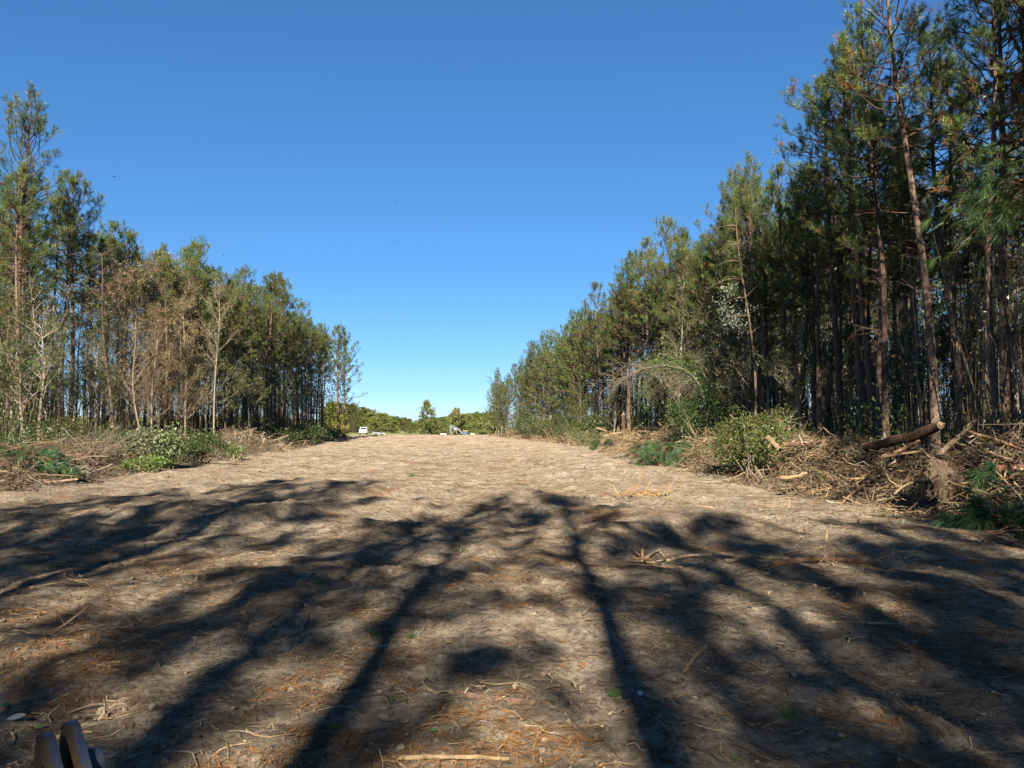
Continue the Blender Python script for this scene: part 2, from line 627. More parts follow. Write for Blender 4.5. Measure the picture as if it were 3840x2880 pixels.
def make_pine(seed, H=20., start=.5, rad=2.4, r0=.17, nb=64, amp=.16, k=34, w=.017, dead=26, rust=.03, lean=(0, 0), dens=1.0, fork=False):
    """-> (trunk mesh with limbs, crown mesh of needle brushes)"""
    g = np.random.default_rng(seed)
    gt, gc = Geo(), Geo()
    P = curve_path(22, H, amp, g, lean)
    t = np.linspace(0, 1, 22)
    r = r0 * (1 - t) ** .75 + .018
    r[0] *= 1.35
    r[1] *= 1.08
    tubes(gt, P, r, 9, (1, 1, 1))

    def on(z):
        return np.stack([np.interp(z, P[:, 2], P[:, i]) for i in range(3)], -1)
    # live limbs
    u = np.sort(g.random(nb) ** .85)
    z = H * (start + (1 - start) * (.01 + .975 * u))
    prof = np.minimum(1, .60 + 1.9 * u) * (1 - u ** 2.4) ** .6 + .22
    L = rad * prof * (.65 + .6 * g.random(nb))
    az = np.arange(nb) * 2.4 + g.random(nb) * 1.2
    el = np.radians(2 + 58 * u + g.normal(size=nb) * 9)
    m = 6
    s = np.linspace(0, 1, m)
    hd = np.stack([np.cos(az), np.sin(az), 0 * az], 1)
    pts = np.zeros((nb, m, 3))
    pts[:, 0] = on(z)
    for i in range(1, m):
        e = el + (s[i] - .25) * np.radians(38)
        wob = g.normal(size=(nb, 3)) * .05 * L[:, None]
        pts[:, i] = pts[:, i - 1] + (hd * np.cos(e)[:, None] + np.array([0, 0, 1]) * np.sin(e)[:, None]) * (L / (m - 1))[:, None] + wob
    rb = (.012 + .011 * L)[:, None] * (1 - .8 * s)[None]
    tubes(gt, pts, rb, 4, (.6, .58, .56))
    # shoots along each limb
    nt_ = int(10 * dens)
    tt = .42 + .58 * g.random((nb, nt_)) ** .65
    tt[:, 0] = 1.0
    keep = g.random((nb, nt_)) < np.clip(L[:, None] / rad * 1.15, .35, 1)
    bi, ti = np.nonzero(keep)
    tv = tt[bi, ti] * (m - 1)
    i0 = np.minimum(tv.astype(int), m - 2)
    f = (tv - i0)[:, None]
    base = pts[bi, i0] * (1 - f) + pts[bi, i0 + 1] * f
    bd = norm(pts[bi, i0 + 1] - pts[bi, i0])
    dr = norm(bd * .8 + g.normal(size=bd.shape) * .55 + np.array([0, 0, .55]))
    ln = (.22 + .45 * g.random(len(bi))) * (1 - .45 * tt[bi, ti])
    ln[tt[bi, ti] == 1.0] = .08
    end = base + dr * ln[:, None]
    midp = (base + end) / 2 + g.normal(size=base.shape) * .03
    tubes(gt, np.stack([base, midp, end], 1), np.tile([.009, .007, .005], (len(bi), 1)), 3, (.55, .53, .48))
    up = norm(dr + np.array([0, 0, .35]))
    col = pick(PINE_PAL, len(bi), g, .22)
    ru = g.random(len(bi)) < rust * (1.6 - u[bi])
    col[ru] = np.array(PINE_RUST) * (.7 + .6 * g.random((ru.sum(), 1)))
    tufts(gc, end, up, .19 + .08 * g.random(len(bi)), k, w, col, .75, .30, g=g)
    two = g.random(len(bi)) < .55
    tufts(gc, midp[two], norm(up[two] + g.normal(size=(two.sum(), 3)) * .4), np.full(two.sum(), .17), int(k * .6), w, col[two] * .95, .9, .16, g=g)
    # leader
    top = P[-1]
    tufts(gc, np.tile(top, (5, 1)) + g.normal(size=(5, 3)) * .1, norm(np.tile([0, 0, 1.], (5, 1)) + g.normal(size=(5, 3)) * .35), np.full(5, .22), k * 2, w,
          pick(PINE_PAL, 5, g), .7, .5, g=g)
    # dead limbs below the crown
    if dead:
        zd = H * (.12 + (start - .06) * g.random(dead) ** .6)
        Ld = rad * (.15 + .6 * g.random(dead) ** 1.6)
        azd = g.random(dead) * 6.28
        eld = np.radians(g.normal(size=dead) * 16 + 4)
        hd = np.stack([np.cos(azd) * np.cos(eld), np.sin(azd) * np.cos(eld), np.sin(eld)], 1)
        p0 = on(zd)
        pd = np.stack([p0, p0 + hd * Ld[:, None] * .5 + g.normal(size=p0.shape) * .06, p0 + hd * Ld[:, None] + np.array([0, 0, -.12]) * Ld[:, None] + g.normal(size=p0.shape) * .1], 1)
        tubes(gt, pd, np.stack([.014 + 0 * Ld, .010 + 0 * Ld, .004 + 0 * Ld], 1), 3, (.85, .82, .80))
        q = np.repeat(np.arange(dead), 2)
        b0 = pd[q, 1] + (pd[q, 2] - pd[q, 1]) * g.random((len(q), 1))
        e0 = b0 + norm(g.normal(size=b0.shape) + hd[q]) * (.25 + .4 * g.random((len(q), 1)))
        tubes(gt, np.stack([b0, e0], 1), np.tile([.006, .003], (len(q), 1)), 3, (.85, .82, .80))
    return gt.mesh('pine_trunk', M_PINEBARK), gc.mesh('pine_crown', M_NEEDLE, False)


def make_broadleaf(seed, H=11., spread=1.6, r0=.07, nb=26, nleaf=2600, pal=((.10, .11, .03),), start=.3, leaf=.085, bark=None, amp=.2, lean=(0, 0),
                   up=.9, sub=5, twig=3, limbcol=(1, 1, 1), mat=None, clump=.0):
    g = np.random.default_rng(seed)
    gt, gc = Geo(), Geo()
    P = curve_path(16, H, amp, g, lean)
    t = np.linspace(0, 1, 16)
    tubes(gt, P, r0 * (1 - t) ** .8 + .008, 7, limbcol)

    def on(z):
        return np.stack([np.interp(z, P[:, 2], P[:, i]) for i in range(3)], -1)
    u = g.random(nb)
    z = H * (start + (1 - start) * .97 * u)
    L = spread * (1.15 - .75 * u) * (.6 + .7 * g.random(nb))
    az = g.random(nb) * 6.28

    def limbs(p0, d0, L, r, m=5, w=.07):
        n = len(p0)
        pts = np.zeros((n, m, 3))
        pts[:, 0] = p0
        d = d0.copy()
        for i in range(1, m):
            d = norm(d + g.normal(size=d.shape) * w * 2 + np.array([0, 0, .06]))
            pts[:, i] = pts[:, i - 1] + d * (L / (m - 1))[:, None]
        tubes(gt, pts, r[:, None] * np.linspace(1, .3, m)[None], 4 if r.max() > .012 else 3, limbcol)
        return pts

    def spawn(pts, k, lo, scale, r, jit):
        n, m = pts.shape[:2]
        bi = np.repeat(np.arange(n), k)
        tv = (lo + (1 - lo) * g.random(n * k)) * (m - 1)
        i0 = np.minimum(tv.astype(int), m - 2)
        f = (tv - i0)[:, None]
        p = pts[bi, i0] * (1 - f) + pts[bi, i0 + 1] * f
        d = norm(norm(pts[bi, i0 + 1] - pts[bi, i0]) + g.normal(size=p.shape) * jit)
        return p, d, scale[bi] * (.5 + .6 * g.random(n * k)), np.full(n * k, r)
    d0 = norm(np.stack([np.cos(az), np.sin(az), up + .6 * g.random(nb)], 1))
    A = limbs(on(z), d0, L, .010 + .012 * L / spread * (r0 / .07))
    p, d, l, r = spawn(A, sub, .25, L * .55, .007, .55)
    B = limbs(p, d, l, r, 4)
    p, d, l, r = spawn(B, twig, .2, l * .6, .0038, .7)
    T = limbs(p, d, l, r, 3)
    if nleaf:
        bi = g.integers(0, len(T), nleaf)
        tv = g.random((nleaf, 1))
        Pn = T[bi, 1] * (1 - tv) + T[bi, 2] * tv + g.normal(size=(nleaf, 3)) * .07
        if clump:
            drop = vnoise(Pn[:, 0] * 1.1 + seed, Pn[:, 2] * 1.1 + Pn[:, 1], seed) > -clump
            Pn = Pn[drop]
        leaves(gc, Pn, leaf * (.6 + .8 * g.random(len(Pn))), pick(pal, len(Pn), g, .3), g, flat=.5)
    return gt.mesh('broadleaf_trunk', bark or M_GREYBARK), (gc.mesh('broadleaf_crown', mat or M_LEAF, False) if nleaf else None)


def plant(name, meshes, loc, rz, sc, label, cat, group=None, tilt=None):
    o = empty(name, loc, rz, sc)
    if tilt:
        o.rotation_euler = (tilt[0], tilt[1], rz)
    tag(o, label, cat, group)
    obj('trunk', meshes[0], o)
    if meshes[1] is not None:
        obj('crown', meshes[1], o)
    return o


PINES = [make_pine(100 + i, 20., st, rd, r0, nb, am, dead=dd, lean=ln, rust=ru)
         for i, (st, rd, r0, nb, am, dd, ln, ru) in enumerate([
             (.58, 2.3, .17, 52, .14, 30, (.00, 0), .03), (.52, 2.6, .18, 60, .22, 28, (.012, 0), .06), (.64, 2.1, .15, 42, .26, 34, (-.02, .01), .02),
             (.56, 2.0, .14, 50, .30, 32, (.03, -.01), .10), (.68, 1.9, .14, 38, .18, 38, (-.03, 0), .04), (.50, 2.5, .16, 64, .2, 26, (0, .01), .07)])]
TALL = [make_pine(130 + i, 20., st, 2.6, .18, 68, .16, dead=34, k=60, w=.0095, rust=.03) for i, st in enumerate((.46, .60, .53))]
OLIVE = [(.13, .125, .035), (.10, .115, .035), (.17, .13, .045), (.08, .10, .035)]
BROWN = [(.29, .205, .115), (.34, .235, .13), (.22, .165, .085), (.20, .18, .07), (.36, .25, .12)]
GREEN = [(.045, .082, .022), (.066, .105, .026), (.033, .06, .018), (.09, .115, .03)]
YELLOW = [(.30, .30, .035), (.22, .26, .04), (.36, .33, .05), (.15, .20, .04)]
SLIM = [make_broadleaf(200, 12, 1.5, .06, 22, 1500, OLIVE, .35, clump=.2), make_broadleaf(201, 11, 1.3, .05, 20, 1100, BROWN, .3, clump=.3),
        make_broadleaf(202, 13, 1.6, .065, 24, 1700, GREEN, .3, clump=.2), make_broadleaf(203, 10, 1.2, .045, 18, 700, OLIVE, .45, amp=.35, clump=.3)]
BUSHY = [make_broadleaf(210, 12.5, 2.7, .10, 44, 5600, BROWN, .14, leaf=.10, sub=8, twig=5, limbcol=(.7, .64, .57)), make_broadleaf(211, 12, 2.5, .09, 42, 5600, BROWN + OLIVE, .14, leaf=.10, sub=8, twig=5, limbcol=(.7, .64, .57)),
         make_broadleaf(212, 12, 2.5, .09, 38, 11000, OLIVE + GREEN, .14, leaf=.115, sub=7, twig=4)]
BARE = [make_broadleaf(220, 13, 2.6, .07, 24, 900, BROWN, .38, sub=6, twig=4, limbcol=(.72, .67, .58), amp=.22), make_broadleaf(221, 10, 1.8, .07, 18, 120, OLIVE, .3, sub=5, twig=4, limbcol=(.8, .75, .66), amp=.4)]

SHADE = [make_pine(150 + i, 20., st, 2.6, .27, nb_, .14, dead=20, k=34, w=.026, dens=1.0) for i, (st, nb_) in enumerate(((.58, 46), (.46, 74)))]
LOWP = [make_pine(160 + i, 20., .2, 3.4, .17, 96, .14, dead=8, w=.034, k=22) for i in range(2)]

# ------------------------------------------------------------------ pines of the two woods
def h_right(d):
    return np.interp(d, [10, 20, 26, 34, 45, 60, 86, 104, 120, 150, 172], [17.5, 16.3, 14.8, 14.2, 14.6, 15.6, 16.2, 15, 14.2, 11.5, 11])


def h_left(d):
    return np.interp(d, [30, 40, 45, 50, 54, 56, 62, 75, 100, 128, 141], [20, 20.5, 21.5, 20, 18, 14.2, 14.8, 15.8, 17.0, 17.0, 20])


pine_front_r, pine_front_l = [], []
g1 = np.random.default_rng(5)
# right wood, front row
d = 17.4
while d < 172:
    pine_front_r.append((np.interp(d, TRd, TRx) + g1.normal() * .5, d, h_right(d) * (.85 + .27 * g1.random())))
    d += (1.15 + 1.1 * g1.random()) * (1 + 1.2 * max(0, d - 45) / 110)
for d, x, H in ((45.0, -28.9, 20.6), (51.0, -29.3, 18.0)):
    pine_front_l.append((x, d, H))
d = 56.0
while d < 127:
    pine_front_l.append((np.interp(d, TLd, TLx) + g1.normal() * .6, d, h_left(d) * (.86 + .24 * g1.random())))
    d += 1.9 + 1.6 * g1.random()
pine_front_l += [(-31.4, 139.5, 19.6), (-30.9, 141.5, 18.8)]


def put_pines(lst, label, group, pool, seed, low_from=999):
    g = np.random.default_rng(seed)
    for i, (x, y, H) in enumerate(lst):
        v = pool[int(g.integers(len(pool)))]
        if y > low_from and g.random() < .75:
            v = LOWP[i % 2]
        plant('pine_tree', v, (x, y, hz(x, y) - .05), g.random() * 6.28, H / 20., label(i), 'pine tree', group, tilt=(g.normal() * .018, g.normal() * .022))


put_pines(pine_front_r, lambda i: f'pine with reddish trunk, {ordinal(i + 1)} from the near end of the right wood front row', 'pines along the right wood edge', TALL + PINES[:4], 21, 92)
put_pines(pine_front_l[2:-2], lambda i: f'slim pine, {ordinal(i + 1)} from the near end of the left wood front row', 'pines along the left wood edge', PINES, 22)
for (x, y, H), v, lab in zip(pine_front_l[:2] + pine_front_l[-2:], (TALL[0], TALL[2], SHADE[1], LOWP[0]),
                             ('tallest pine at the left picture edge with open upswept crown', 'tall open pine second from the left picture edge, above the brown hardwoods',
                              'last pine at the far end of the left wood, thicker of two', 'thin leaning pine at the far end of the left wood beside its thicker twin')):
    plant('pine_tree', v, (x, y, hz(x, y) - .05), y, H / 20., lab, 'pine tree', 'pines along the left wood edge')

# rows behind the edge
rows_r, rows_l = [], []
row_lab_r, row_lab_l = [], []
ROWN = ('second', 'third', 'fourth', 'fifth')
for k, (off, d0, d1, sp) in enumerate(((2.2, 18.6, 150, 2.1), (4.8, 21, 120, 2.5), (8.0, 24, 90, 2.9), (11.6, 27, 70, 3.4))):
    d = d0 + g1.random()
    while d < d1:
        row_lab_r.append(k)
        rows_r.append((np.interp(d, TRd, TRx) + off + g1.normal() * .6, d, h_right(d) * (.88 + .18 * g1.random())))
        d += sp * (.7 + .6 * g1.random()) * (1 + .8 * max(0, d - 60) / 80)
for k, (off, d0, d1, sp) in enumerate(((3.0, 44, 122, 3.0), (6.2, 48, 118, 3.2), (9.5, 52, 112, 3.6), (13.5, 58, 105, 4.2))):
    d = d0 + g1.random()
    while d < d1:
        row_lab_l.append(k)
        rows_l.append((np.interp(d, TLd, TLx) - off + g1.normal() * .7, d, (16.8 if d < 85 else h_left(d)) * (.88 + .14 * g1.random())))
        d += sp * (.7 + .6 * g1.random())
put_pines(rows_r, lambda i: f'slender pine, {ordinal(i - row_lab_r.index(row_lab_r[i]) + 1)} from the near end of the {ROWN[row_lab_r[i]]} row inside the right wood', 'pines inside the right wood', PINES, 23, 92)
put_pines(rows_l, lambda i: f'slender pine, {ordinal(i - row_lab_l.index(row_lab_l[i]) + 1)} from the near end of the {ROWN[row_lab_l[i]]} row inside the left wood', 'pines inside the left wood', PINES, 24)

# pines behind the viewpoint: only their shadows reach the picture
for i, (x, y, H, v) in enumerate([(-9.0, -11.0, 21.5, 1), (-6.4, -11.5, 22.0, 5), (-8.0, -15.0, 20.5, 0), (-1.9, -13.2, 18.3, 1), (0.35, -14.0, 19.6, 4), (2.3, -16.5, 18.0, 2),
                                  (3.2, -14.4, 17.4, 0), (6.0, -14.8, 17.0, 3), (8.6, -12.5, 16.4, 1), (-3.9, -25.0, 20.0, 5), (5.4, -22.0, 19.5, 5), (9.4, -17.5, 18.0, 0),
                                  (-11.6, -9.0, 18.5, 3), (10.8, -3.0, 18.0, 1), (12.8, 3.5, 18.5, 5), (13.6, 9.5, 19.0, 0), (15.6, 6.0, 19.0, 1), (17.5, 12.0, 19.0, 5),
                                  (19.0, 2.0, 19.5, 1), (16.0, -5.0, 19.0, 0), (14.6, 14.0, 18.5, 3), (20.5, 15.0, 19.0, 1), (4.4, -24.5, 19.6, 9), (-2.7, -14.8, 17.6, 9), (0.6, -26.5, 19.5, 3), (6.8, -27.5, 20.0, 0), (2.4, -28.5, 20.5, 5)]):
    plant('pine_tree', SHADE[1 if i in (0, 1, 2, 9, 10, 12) or v == 9 else 0] if i < 13 or v == 9 else PINES[v], (x, y, hz(x, y) - .05), i * 1.7, H / 20., 'pine behind or beside the viewpoint, seen by its long shadow on the soil', 'pine tree', 'pines that shade the foreground')

# ------------------------------------------------------------------ hardwoods in the woods
cnt = 0
slim_spots = []
for i in range(95):
    d = 18 + 62 * g1.random() ** 1.3
    slim_spots.append((np.interp(d, TRd, TRx) + .6 + 11 * g1.random(), d, 'r'))
for i in range(60):
    d = 42 + 90 * g1.random() ** 1.2
    slim_spots.append((np.interp(d, TLd, TLx) - .3 - 10 * g1.random(), d, 'l'))
slim_spots.sort(key=lambda q: (q[2], q[1]))
sl_n = {'r': 0, 'l': 0}
for x, d, s in slim_spots:
    sl_n[s] += 1
    v = SLIM[int(g1.integers(4))]
    lab = 'thin grey sapling among the %s wood trunks, %s counting from the near end' % ('right' if s == 'r' else 'left', ordinal(sl_n[s]))
    plant('sapling', v, (x, d, hz(x, d) - .05), g1.random() * 6.28, .7 + .45 * g1.random(), lab, 'sapling', 'saplings in the %s wood' % ('right' if s == 'r' else 'left'),
          tilt=(g1.normal() * .06, g1.normal() * .06))
for i, (px, d, sc, v) in enumerate([(420, 52, .95, 0), (500, 54, 1.05, 1), (590, 56, 1.1, 0), (660, 57, 1.0, 1), (720, 60, .95, 2), (540, 60, 1.15, 0), (640, 63, 1.15, 1), (840, 64, .9, 2),
                                    (920, 68, .85, 2), (1010, 80, .95, 2), (360, 50, .8, 2), (150, 46, .75, 2), (1150, 98, .9, 2), (455, 57, 1.1, 0), (700, 56, .9, 1), (780, 61, 1.0, 2), (570, 52, .8, 1), (270, 50, .85, 1), (610, 66, 1.2, 2), (870, 72, 1.05, 1), (960, 76, 1.0, 2), (40, 48, .8, 2), (1090, 92, 1.0, 2)]):
    p = at(px, 1600, d)
    plant('hardwood_tree', BUSHY[v], (p.x, d, hz(p.x, d) - .05), i * 1.3, sc, f'leafy {("brown", "tan", "olive")[v]} autumn hardwood at the left wood edge, {ordinal(i + 1)} from the tall edge pine', 'tree', 'autumn hardwoods of the left wood')
p = at(800, 1600, 55)
plant('hardwood_tree', BARE[0], (p.x, 55, hz(p.x, 55)), .6, .95, 'pale bare branching tree standing out before the left wood', 'tree')
p = at(540, 1600, 49)
plant('hardwood_tree', BARE[1], (p.x, 49, hz(p.x, 49)), 2.1, .9, 'pale leaning many-stemmed bare tree before the left wood', 'tree', tilt=(0, .16, 0)[:2])
for i, (px, d, sc, v) in enumerate([(2560, 52, .9, 2), (2640, 49, .85, 1), (2720, 46, .9, 2), (2480, 63, .8, 2), (2300, 80, .7, 2), (2180, 94, .65, 2), (2790, 42, .75, 0), (2060, 110, .6, 2), (1960, 128, .65, 2), (1880, 150, .7, 2), (2880, 39, .8, 2), (3010, 34, .7, 2), (3180, 33, .8, 2), (3420, 30, .75, 2), (3600, 29, .8, 2), (3760, 27, .8, 2)]):
    p = at(px, 1600, d)
    plant('hardwood_tree', BUSHY[v], (p.x, d, hz(p.x, d) - .05), i * 2.3, sc, f'low {("brown", "tan", "olive")[v]} leafy hardwood at the right wood edge, {ordinal(i + 1)} planted from the arched tree', 'tree', 'hardwoods of the right wood')

# ------------------------------------------------------------------ single characterful trees
def arched_tree():
    """thin tree bowed right over, bare twigs hanging from it, a tuft of green on its back"""
    g = np.random.default_rng(61)
    D = 44.0
    path = [at(2650, 1640, D), at(2645, 1520, D), at(2625, 1440, D), at(2570, 1385, D - .5), at(2490, 1368, D - 1), at(2400, 1385, D - 1.5), at(2330, 1430, D - 2)]
    b = Vector((path[0].x, path[0].y, hz(path[0].x, path[0].y)))
    path[0] = b + Vector((0, 0, -.2))
    P = np.array([tuple(p - b) for p in path])
    tt = np.linspace(0, 1, 7)
    t2 = np.linspace(0, 1, 26)
    S = np.stack([np.interp(t2, tt, P[:, i]) for i in range(3)], 1)
    S[1:-1] = (S[:-2] + S[1:-1] * 2 + S[2:]) / 4
    gt, gc = Geo(), Geo()
    tubes(gt, S, .085 * (1 - t2) ** .7 + .012, 7, (.6, .57, .53))
    n = 90
    i0 = g.integers(8, 25, n)
    p0 = S[i0] + (S[np.minimum(i0 + 1, 25)] - S[i0]) * g.random((n, 1))
    L = .7 + 1.7 * g.random(n)
    d0 = norm(np.stack([-.6 - .6 * g.random(n), g.normal(size=n) * .7, .05 + .5 * g.normal(size=n)], 1))
    pts = np.zeros((n, 6, 3))
    pts[:, 0] = p0
    dd = d0
    for k in range(1, 6):
        dd = norm(dd + np.array([-.05, 0, -.15]) + g.normal(size=dd.shape) * .24)
        pts[:, k] = pts[:, k - 1] + dd * (L / 5)[:, None]
    tubes(gt, pts, (.014 * (.6 + .6 * g.random(n)))[:, None] * np.linspace(1, .35, 6), 3, (.62, .59, .56))
    q = np.repeat(np.arange(n), 4)
    k0 = g.integers(1, 5, len(q))
    a = pts[q, k0]
    b2 = a + norm(pts[q, k0 + 1] - pts[q, k0] + g.normal(size=a.shape) * .3) * (.3 + .6 * g.random((len(q), 1)))
    tubes(gt, np.stack([a, b2], 1), np.tile([.007, .004], (len(q), 1)), 3, (.62, .59, .56))
    m = 1500
    i1 = g.integers(5, 21, m)
    leaves(gc, S[i1] + g.normal(size=(m, 3)) * np.array([.45, .45, .28]) + np.array([0, 0, .15]), .11 * (.6 + .7 * g.random(m)), pick([(.08, .145, .028), (.11, .175, .035), (.05, .09, .022)], m, g), g, .6)
    m = 600
    leaves(gc, np.array(at(2410, 1480, D - 1) - b) + g.normal(size=(m, 3)) * np.array([.5, .5, .8]), .10 * (.6 + .7 * g.random(m)), pick(GREEN, m, g), g, .4)
    plant('arched_tree', (gt.mesh('arched_trunk', M_GREYBARK), gc.mesh('arched_leaves', M_LEAF, False)), b, 0, 1, 'thin tree bowed over with pale bare twigs hanging before the right wood', 'tree')


def pale_leaf_tree():
    """slim leaning tree whose leaves show white undersides"""
    g = np.random.default_rng(62)
    D = 36.0
    top, base = at(2775, 780, D), at(2830, 1640, D)
    b = Vector((base.x, D, hz(base.x, D)))
    t = np.linspace(0, 1, 14)
    tp = np.array(tuple(top - b))
    S = t[:, None] * tp + np.stack([.25 * np.sin(t * 5), .1 * np.sin(t * 4), 0 * t], 1)
    S[0, 2] = -.2
    gt, gc = Geo(), Geo()
    tubes(gt, S, .055 * (1 - t) ** .7 + .010, 7, (.75, .62, .5))
    n = 34
    i0 = g.integers(5, 13, n)
    az = g.random(n) * 6.28
    L = .7 + 1.5 * g.random(n)
    dd = norm(np.stack([np.cos(az) - .6, np.sin(az), .5 + 0 * az], 1))
    pts = np.zeros((n, 5, 3))
    pts[:, 0] = S[i0]
    for k in range(1, 5):
        dd = norm(dd + np.array([0, 0, -.22]) + g.normal(size=dd.shape) * .12)
        pts[:, k] = pts[:, k - 1] + dd * (L / 4)[:, None]
    tubes(gt, pts, .014 * np.linspace(1, .3, 5)[None] * np.ones((n, 1)), 3, (.8, .7, .6))
    for (px, py, sx, sz, m) in ((2735, 1085, .25, .22, 80), (2725, 1165, .25, .3, 110), (2765, 1220, .3, .22, 110), (2815, 1160, .35, .3, 60), (2700, 1130, .15, .2, 40), (2740, 1200, .2, .15, 60)):
        c = np.array(tuple(at(px, py, D) - b))
        leaves(gc, c + g.normal(size=(m, 3)) * np.array([sx, .4, sz]), .14 * (.7 + .5 * g.random(m)), pick([(.26, .28, .23), (.19, .21, .16), (.10, .13, .06), (.32, .34, .29)], m, g), g, 0, .5, droop=1.2)
    plant('hardwood_tree', (gt.mesh('pale_leaf_trunk', M_GREYBARK), gc.mesh('pale_leaf_crown', M_LEAF, False)), b, 0, 1, 'slim tree with drooping clusters of whitish leaves at the right wood edge', 'tree')


def bough_pine():
    """near pine at the right picture edge that reaches a low needled bough into view"""
    tr, cr = make_pine(171, 20, .5, 2.4, .19, 66, .1, k=26, w=.012)
    x, y = 13.2, 19.2
    b = Vector((x, y, hz(x, y)))
    o = plant('pine_tree', (tr, cr), b, 0, .97, 'near pine at the right picture edge with a low bough of long hanging needles', 'pine tree', 'pines along the right wood edge')
    g = np.random.default_rng(63)
    gg, gn = Geo(), Geo()
    n = 16
    p0 = np.tile(np.array([-.1, -.05, 7.6]), (n, 1)) + g.normal(size=(n, 3)) * np.array([.1, .1, .35])
    L = 1.3 + 1.5 * g.random(n)
    dd = norm(np.stack([-.9 - .3 * g.random(n), -.35 + .45 * g.normal(size=n), .25 + .3 * g.normal(size=n)], 1))
    pts = np.zeros((n, 6, 3))
    pts[:, 0] = p0
    for k in range(1, 6):
        dd = norm(dd + np.array([0, 0, -.16]) + g.normal(size=dd.shape) * .08)
        pts[:, k] = pts[:, k - 1] + dd * (L / 5)[:, None]
    tubes(gg, pts, .016 * np.linspace(1, .4, 6)[None] * np.ones((n, 1)), 4, (1.2, .95, .7))
    q = np.repeat(np.arange(n), 9)
    k0 = g.integers(2, 6, len(q))
    a = pts[q, k0] + g.normal(size=(len(q), 3)) * .14
    dr = norm(norm(pts[q, k0] - pts[q, k0 - 1]) + g.normal(size=a.shape) * .4 + np.array([0, 0, -.25]))
    tufts(gn, a, dr, np.full(len(q), .3), 34, .010, pick([(.07, .13, .035), (.10, .16, .04), (.05, .10, .035)], len(q), g), .5, .3, g=g)
    bo = obj('bough', gg.mesh('bough', M_PINEBARK), o)
    bo['label'] = 'low orange-brown bough reaching over the bank'
    obj('needles', gn.mesh('bough_needles', M_NEEDLE, False), bo)


def leaning_trunks():
    """crooked pines and stems at the left picture edge"""
    for i, (x0, y0, x1, y1, D, r, lab) in enumerate([(200, 1690, -20, 1190, 43, .16, 'crooked reddish pine trunk leaning hard left at the left picture edge'),
                                                  (430, 1680, 372, 960, 47, .11, 'dark kinked ivy-clad trunk beside the second tall pine'),
                                                  (100, 1720, 60, 1330, 42, .12, 'pale straight trunk close behind the leaning pine trunk'),
                                                  (140, 1720, 165, 1230, 42, .09, 'pale slim trunk with a dog-leg bend, left wood edge')]):
        g = np.random.default_rng(300 + i)
        base = at(x0, y0, D)
        b = Vector((base.x, D, hz(base.x, D)))
        tp = np.array(tuple(at(x1, y1, D) - b))
        t = np.linspace(0, 1, 14)
        S = t[:, None] * tp + np.stack([.22 * np.sin(t * 7 + i) * t, .1 * np.sin(t * 5), 0 * t], 1)
        S[0, 2] = -.2
        gt, gc = Geo(), Geo()
        tubes(gt, S, r * (1 - .75 * t), 8, (.75, .72, .68))
        n = 22
        i0 = g.integers(6, 14, n)
        az = g.random(n) * 6.28
        L = .8 + 1.7 * g.random(n)
        dd = norm(np.stack([np.cos(az), np.sin(az), .9 + 0 * az], 1))
        pts = np.zeros((n, 5, 3))
        pts[:, 0] = S[i0]
        for k in range(1, 5):
            dd = norm(dd + g.normal(size=dd.shape) * .18)
            pts[:, k] = pts[:, k - 1] + dd * (L / 4)[:, None]
        tubes(gt, pts, .022 * np.linspace(1, .3, 5)[None] * np.ones((n, 1)), 4, (.9, .85, .8))
        q = np.repeat(np.arange(n), 7)
        a = pts[q, g.integers(2, 5, len(q))] + g.normal(size=(len(q), 3)) * .2
        if i == 1:
            m = 900
            kk = g.integers(2, 10, m)
            leaves(gc, S[kk] + (S[kk + 1] - S[kk]) * g.random((m, 1)) + g.normal(size=(m, 3)) * .17, .10 * (.6 + .7 * g.random(m)), pick(GREEN, m, g), g)
        else:
            tufts(gc, a, norm(g.normal(size=a.shape) + np.array([0, 0, .8])), np.full(len(q), .2), 18, .017, pick(PINE_PAL, len(q), g), g=g)
        plant('crooked_tree', (gt.mesh('crooked_trunk', M_PINEBARK if i < 2 else M_GREYBARK), gc.mesh('crooked_crown', M_NEEDLE, False)), b, 0, 1, lab, 'tree')


arched_tree()
pale_leaf_tree()
bough_pine()
leaning_trunks()

# ------------------------------------------------------------------ far trees beyond the crest
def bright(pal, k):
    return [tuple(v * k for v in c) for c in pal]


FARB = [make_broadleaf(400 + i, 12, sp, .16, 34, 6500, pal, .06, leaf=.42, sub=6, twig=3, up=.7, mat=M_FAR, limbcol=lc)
        for i, (sp, pal, lc) in enumerate([(3.6, bright(GREEN + OLIVE, 2.4), (1, 1, 1)), (3.4, bright(OLIVE + GREEN, 2.0), (1, 1, 1)), (3.2, bright(BROWN[:2] + OLIVE + GREEN, 1.3), (1.2, 1.1, 1)), (3.0, YELLOW, (1, 1, 1))])]  # leaf colours lightened in place of distance haze and against self-shading
FARP = [make_pine(420 + i, 14, .08, 2.8, .15, 90, .1, k=10, w=.09, dead=0) for i in range(2)]
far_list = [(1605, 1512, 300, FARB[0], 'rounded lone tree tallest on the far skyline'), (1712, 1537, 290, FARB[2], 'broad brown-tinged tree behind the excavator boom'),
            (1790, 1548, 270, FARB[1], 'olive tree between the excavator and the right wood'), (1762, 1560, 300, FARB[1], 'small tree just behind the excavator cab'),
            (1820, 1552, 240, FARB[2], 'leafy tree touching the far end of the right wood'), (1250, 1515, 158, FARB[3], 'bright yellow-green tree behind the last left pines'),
            (1290, 1545, 170, FARB[3], 'smaller yellow-green tree spilling right of the last left pines'), (1405, 1541, 420, FARP[0], 'pointed dark pine on the far low hill')]
